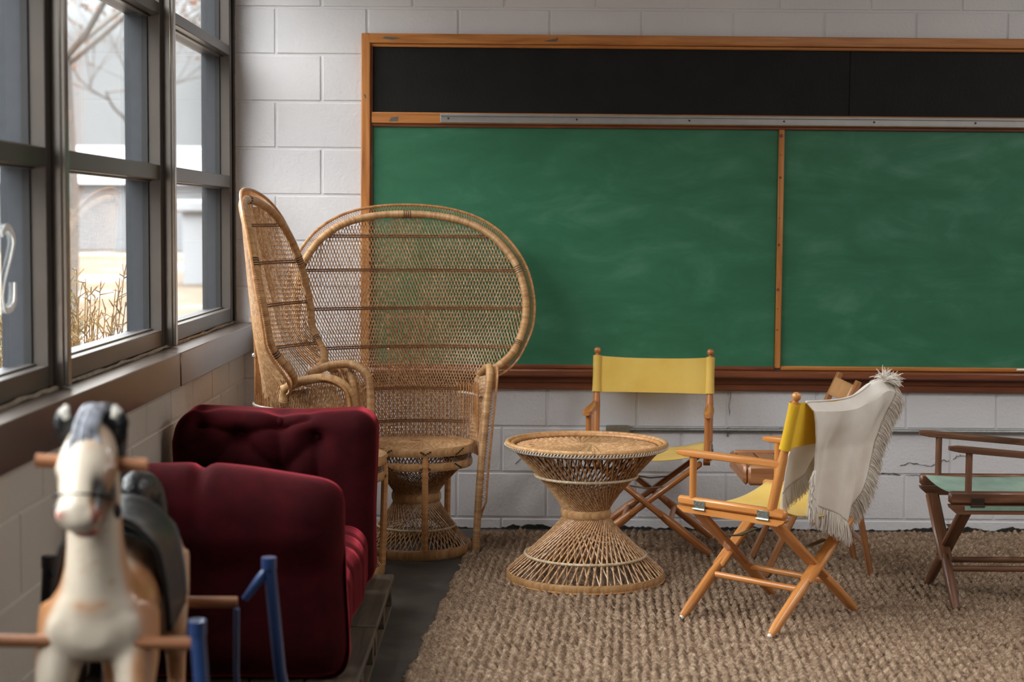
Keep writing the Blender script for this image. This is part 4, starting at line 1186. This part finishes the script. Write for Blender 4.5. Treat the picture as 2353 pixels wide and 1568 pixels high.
# saddle and cloth
sd = MB()
def saddle(u, v, w0, zt_, zb_, ya, yb_, bul):
    a = lerp(-1, 1, u); th = a*R(118)
    y = lerp(ya, yb_, v); rx = w0; zc_ = .695
    rz = lerp(zt_, zt_, v)-zc_+bul*(2*v-1)**2
    x = math.sin(th)*rx; z = zc_+math.cos(th)*(rz if math.cos(th) > 0 else .12)
    if abs(a) > .5: z = zc_+math.cos(R(59))*rz-(abs(a)-.5)*2*(zc_+math.cos(R(59))*rz-zb_)*1.0; x = math.copysign(rx*(.86+.18*math.sin((abs(a)-.5)*PI)), a)
    return (x, y+.03*abs(a), z)
sd.grid(lambda u, v: saddle(u, v, .101, .792, .60, -.10, .185, .004), 30, 16)
solidify(sd.build('saddle_cloth', 'blanket_blue', hs), .008)
sd = MB(); sd.grid(lambda u, v: saddle(u, v, .106, .806, .605, -.165, .085, .026), 30, 16)
solidify(sd.build('saddle', 'blackgloss', hs), .012)
sh_ = MB(); ellip(sh_, (.0, -.16, .845), (.020, .018, .022), 8); sh_.build('saddle_horn', 'blackgloss', hs)
# wooden bars
def bar_(p0, p1, r, name='handle_bar'): 
    b__ = MB(); b__.tube([p0, p1], r, 14); return b__.build(name, 'dowel', hs)
bar_((-.097, -.335, .967), (.098, -.335, .957), .0125, 'handle_bar')
bar_((-.225, -.335, .644), (.178, -.335, .632), .0115, 'foot_bar')
bar_((-.16, .32, .562), (.206, .32, .556), .0125, 'rear_bar')

# blue tube stand of the horse
sd_ = thing('horse_stand', 'blue painted tubular metal stand holding the toy horse', 'stand', (HX, HY, 0))
posts = []
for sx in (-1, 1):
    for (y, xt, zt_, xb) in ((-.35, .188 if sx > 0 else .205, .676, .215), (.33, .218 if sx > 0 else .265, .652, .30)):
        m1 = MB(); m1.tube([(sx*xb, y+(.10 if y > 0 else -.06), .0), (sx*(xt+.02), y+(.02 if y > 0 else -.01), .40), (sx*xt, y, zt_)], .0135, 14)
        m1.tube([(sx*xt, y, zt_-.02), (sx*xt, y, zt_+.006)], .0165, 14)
        pst = m1.build('post', 'blackgloss' if sx < 0 and y > 0 else 'blue', sd_)  # left rear post: its shade is put into the colour as black
        if sx < 0 and y > 0: pst['label'] = 'post coloured dark for shade'
for y in (-.41, .43):
    m1 = MB(); m1.tube([(-.30, y, .016), (.30, y, .016)], .0145, 12); m1.build('floor_bar', 'blue', sd_)
m1 = MB(); m1.tube([(-.25, -.41, .016), (-.29, .43, .016)], .0135, 12); m1.tube([(.25, -.41, .016), (.29, .43, .016)], .0135, 12); m1.build('side_bar', 'blue', sd_)
for sx in (-1, 1):
    m1 = MB(); xt = .218 if sx > 0 else .262
    m1.tube([(sx*xt, .33, .640), (sx*(xt-.018), .325, .612), (sx*.166, .32, .566)], [.006, .011, .008], 10); m1.build('hanger', 'blue', sd_)
    m1 = MB(); m1.tube([(sx*.150, .31, .548), (sx*.145, .33, .40), (sx*.16, .38, .03)], .0065, 8); m1.build('strut', 'blue', sd_)
    m1 = MB(); xt = .188 if sx > 0 else .205
    m1.tube([(sx*xt, -.35, .662), (sx*(xt-.006), -.335, .640)], [.009, .009], 10); m1.build('hanger', 'blue', sd_)

# ------------------------------------------------------------------ outdoors
mb = MB(); mb.grid(lambda u, v: (lerp(-90, -1.45, u), lerp(-30, 140, v), -.12+.0*u), 10, 10)
g = mb.build('ground', 'ground', smooth=False); struct(g, 'winter ground of dry grass and patchy snow outside')
def branch(mb, p, d, L, r, lvl, tips):
    P = [p]; dd = d.copy()
    for k in range(4):
        dd = (dd+Vector((random.uniform(-.22, .22), random.uniform(-.22, .22), random.uniform(-.10, .16)))).normalized(); P.append(P[-1]+dd*L/4)
    mb.tube(P, [r, r*.9, r*.8, r*.68, r*.55], 5 if lvl < 2 else 4, caps=False)
    if lvl >= 4: tips.append(P[-1]); return
    for k in range(3 if lvl < 3 else 2):
        q_ = P[random.choice((2, 3, 4))]; nd = (dd+Vector((random.uniform(-1, 1), random.uniform(-1, 1), random.uniform(-.35, .7)))).normalized()
        branch(mb, q_, nd, L*random.uniform(.6, .8), r*.55, lvl+1, tips)
def tree(x, y, h, label, leaves=500):
    t = thing('bare_tree', label, 'tree', (x, y, -.12), 0, 'trees outside the windows')
    mb = MB(); tips = []; P = [Vector((0, 0, 0)), Vector((.05, .05, h*.2)), Vector((0, 0, h*.4))]
    mb.tube(P, [h*.022, h*.018, h*.015], 8)
    for k in range(5): branch(mb, P[-1]+Vector((0, 0, -.1*k*h*.1)), Vector((random.uniform(-1, 1), random.uniform(-1, 1), random.uniform(.2, 1))).normalized(), h*.3, h*.005, 0, tips)
    mb.build('trunk', 'bark', t, fixn=False)
    if leaves:
        lf = MB()
        for _ in range(leaves):
            c_ = random.choice(tips)+Vector([random.gauss(0, .3) for _ in range(3)]); s_ = random.uniform(.05, .11)
            a = Vector([random.gauss(0, 1) for _ in range(3)]).normalized(); b_ = a.cross(Vector((.3, .5, .8))).normalized()
            lf.add([c_-a*s_, c_-b_*s_*.6, c_+a*s_, c_+b_*s_*.6+Vector((0, 0, .01))], [(0, 1, 2, 3)])
        o = lf.build('foliage', 'oakleaf', t, smooth=False, fixn=False); o['kind'] = 'stuff'
tree(-5.9, 22, 9, 'oak with rust-brown leaves beyond the middle window', 1800)
tree(-9.9, 44, 10, 'bare tree with rusty leaves seen through the window nearest the corner', 1500)
tree(-14.5, 30, 8, 'grey leafless tree far out beyond the left window panes', 300)
tree(-27, 60, 12, 'most distant pale leafless tree beyond the left window panes', 200)
def shrub(x, y, h, w_, mat, label, n=130):
    mb = MB()
    for _ in range(int(n*1.3)):
        a = random.uniform(0, 2*PI); tx, ty = math.cos(a)*w_*random.random(), math.sin(a)*w_*random.random(); hh_ = h*random.uniform(.5, 1)
        P = [Vector((tx*.2, ty*.2, 0)), Vector((tx*.7, ty*.7, hh_*.6)), Vector((tx, ty, hh_))]
        mb.tube(P, [.005, .0035, .002], 4, caps=False)
        for k in range(34):
            q_ = P[1].lerp(P[2], random.uniform(-.9, 1)); d = Vector((random.uniform(-1, 1), random.uniform(-1, 1), random.uniform(.1, 1.2))).normalized()
            mb.tube([q_, q_+d*random.uniform(.03, .07)], [.004, .002], 3, caps=False)
    o = mb.build('shrub', mat, None, smooth=False, loc=(x, y, -.12), fixn=False)
    tag(o, label, 'shrub', 'shrubs outside the windows')
shrub(-1.82, 6.95, 1.30, .34, 'shrub', 'ochre juniper shrub just outside the middle window pane', 120)
shrub(-2.35, 7.9, 1.24, .4, 'shrub2', 'grey-green juniper shrub outside near the mullion post', 110)
shrub(-1.72, 5.15, 1.16, .30, 'shrub', 'ochre shrub outside the leftmost window pane', 90)
# white shed and a pale distant house
sh = thing('shed', 'small white shed with a snowy roof seen through the corner window', 'shed', (-7.0, 38.5, -.12))
m1 = MB(); m1.cbox((0, 0, .85), (.95, 1.0, 1.7), .01); m1.build('wall', 'white_siding', sh)
m1 = MB(); m1.cbox((0, 0, 1.78), (1.35, 1.4, .28), .05); m1.build('roof', 'white_siding', sh)
m1 = MB(); m1.cbox((.38, -.51, .8), (.35, .03, 1.3), .005); m1.build('door', 'green_door', sh)
hsx = thing('house', 'low pale grey house far beyond the shed', 'house', (-24, 78, -.12))
m1 = MB(); m1.cbox((0, 0, 1.5), (22, 6, 3), .05); m1.build('wall', 'grey_siding', hsx)
m1 = MB(); m1.add([(-11.5, -3.5, 3), (11.5, -3.5, 3), (11.5, 0, 4.8), (-11.5, 0, 4.8), (11.5, 3.5, 3), (-11.5, 3.5, 3)], [(0, 1, 2, 3), (3, 2, 4, 5), (0, 3, 5), (1, 4, 2), (0, 5, 4, 1)]); m1.build('roof', 'white_siding', hsx, smooth=False)
for x in (-7, -2, 3, 8):
    m1 = MB(); m1.cbox((x, -3.01, 1.6), (1.2, .06, 1.2), .02); m1.build('window', 'outer_frame', hsx)

# ------------------------------------------------------------------ light: overcast sky through the windows, plus added ceiling fill
wd = bpy.data.worlds.new('overcast'); sc.world = wd; wd.use_nodes = True; nt = wd.node_tree
bg = nt.nodes['Background']
tc = N(nt, 'ShaderNodeTexCoord'); sx_ = N(nt, 'ShaderNodeSeparateXYZ'); nt.links.new(tc.outputs['Generated'], sx_.inputs[0])
cr = ramp(nt, sx_.outputs['Z'], [(0.0, (.86, .865, .88, 1)), (.12, (.90, .905, .92, 1)), (.6, (1, .995, .985, 1))])
nt.links.new(cr, bg.inputs['Color'])
mr_ = N(nt, 'ShaderNodeMapRange'); nt.links.new(sx_.outputs['Z'], mr_.inputs['Value'])
mr_.inputs['From Min'].default_value = .10; mr_.inputs['From Max'].default_value = .55; mr_.inputs['To Min'].default_value = .21; mr_.inputs['To Max'].default_value = 3.4
nt.links.new(mr_.outputs[0], bg.inputs['Strength'])
for i in range(NB):
    l = bpy.data.lights.new('window_portal', 'AREA'); l.shape = 'RECTANGLE'; l.size = 1.8; l.size_y = 1.4
    l.cycles.is_portal = True
    o = bpy.data.objects.new('window_portal', l); C.objects.link(o)
    o.location = (XO-.02, (bay_y[i]+bay_y[i+1])/2, 1.87); o.rotation_euler = (0, R(-90), 0)
for i, (x, y) in enumerate(((2.1, 4.3), (4.1, 4.3), (4.1, 1.6), (4.1, 6.3))):  # unseen fixtures, added to even out the light on the right side
    t = thing('fill_fixture', 'added white fill fixture on the unseen ceiling above the rug side of the room', 'fill light', (x, y, ZC), 0, 'added ceiling fill fixtures')
    m1 = MB(); m1.cbox((0, 0, -.03), (.64, 1.26, .05), .01); m1.build('fill_housing', 'ceiling', t)
    l = bpy.data.lights.new('fill_glow', 'AREA'); l.shape = 'RECTANGLE'; l.size = .56; l.size_y = 1.18; l.energy = FILL; l.color = (1, .97, .93)
    o = bpy.data.objects.new('fill_glow', l); C.objects.link(o); o.location = (x, y, ZC-.06)
sc.cycles.max_bounces = 10; sc.cycles.diffuse_bounces = 6; sc.cycles.glossy_bounces = 4; sc.cycles.transparent_max_bounces = 24
sc.cycles.use_denoising = True; sc.cycles.sample_clamp_indirect = 8
sc.view_settings.view_transform = 'Standard'; sc.view_settings.look = 'None'; sc.view_settings.gamma = 1
sc.view_settings.use_curve_mapping = False
sc.view_settings.exposure = 2.35
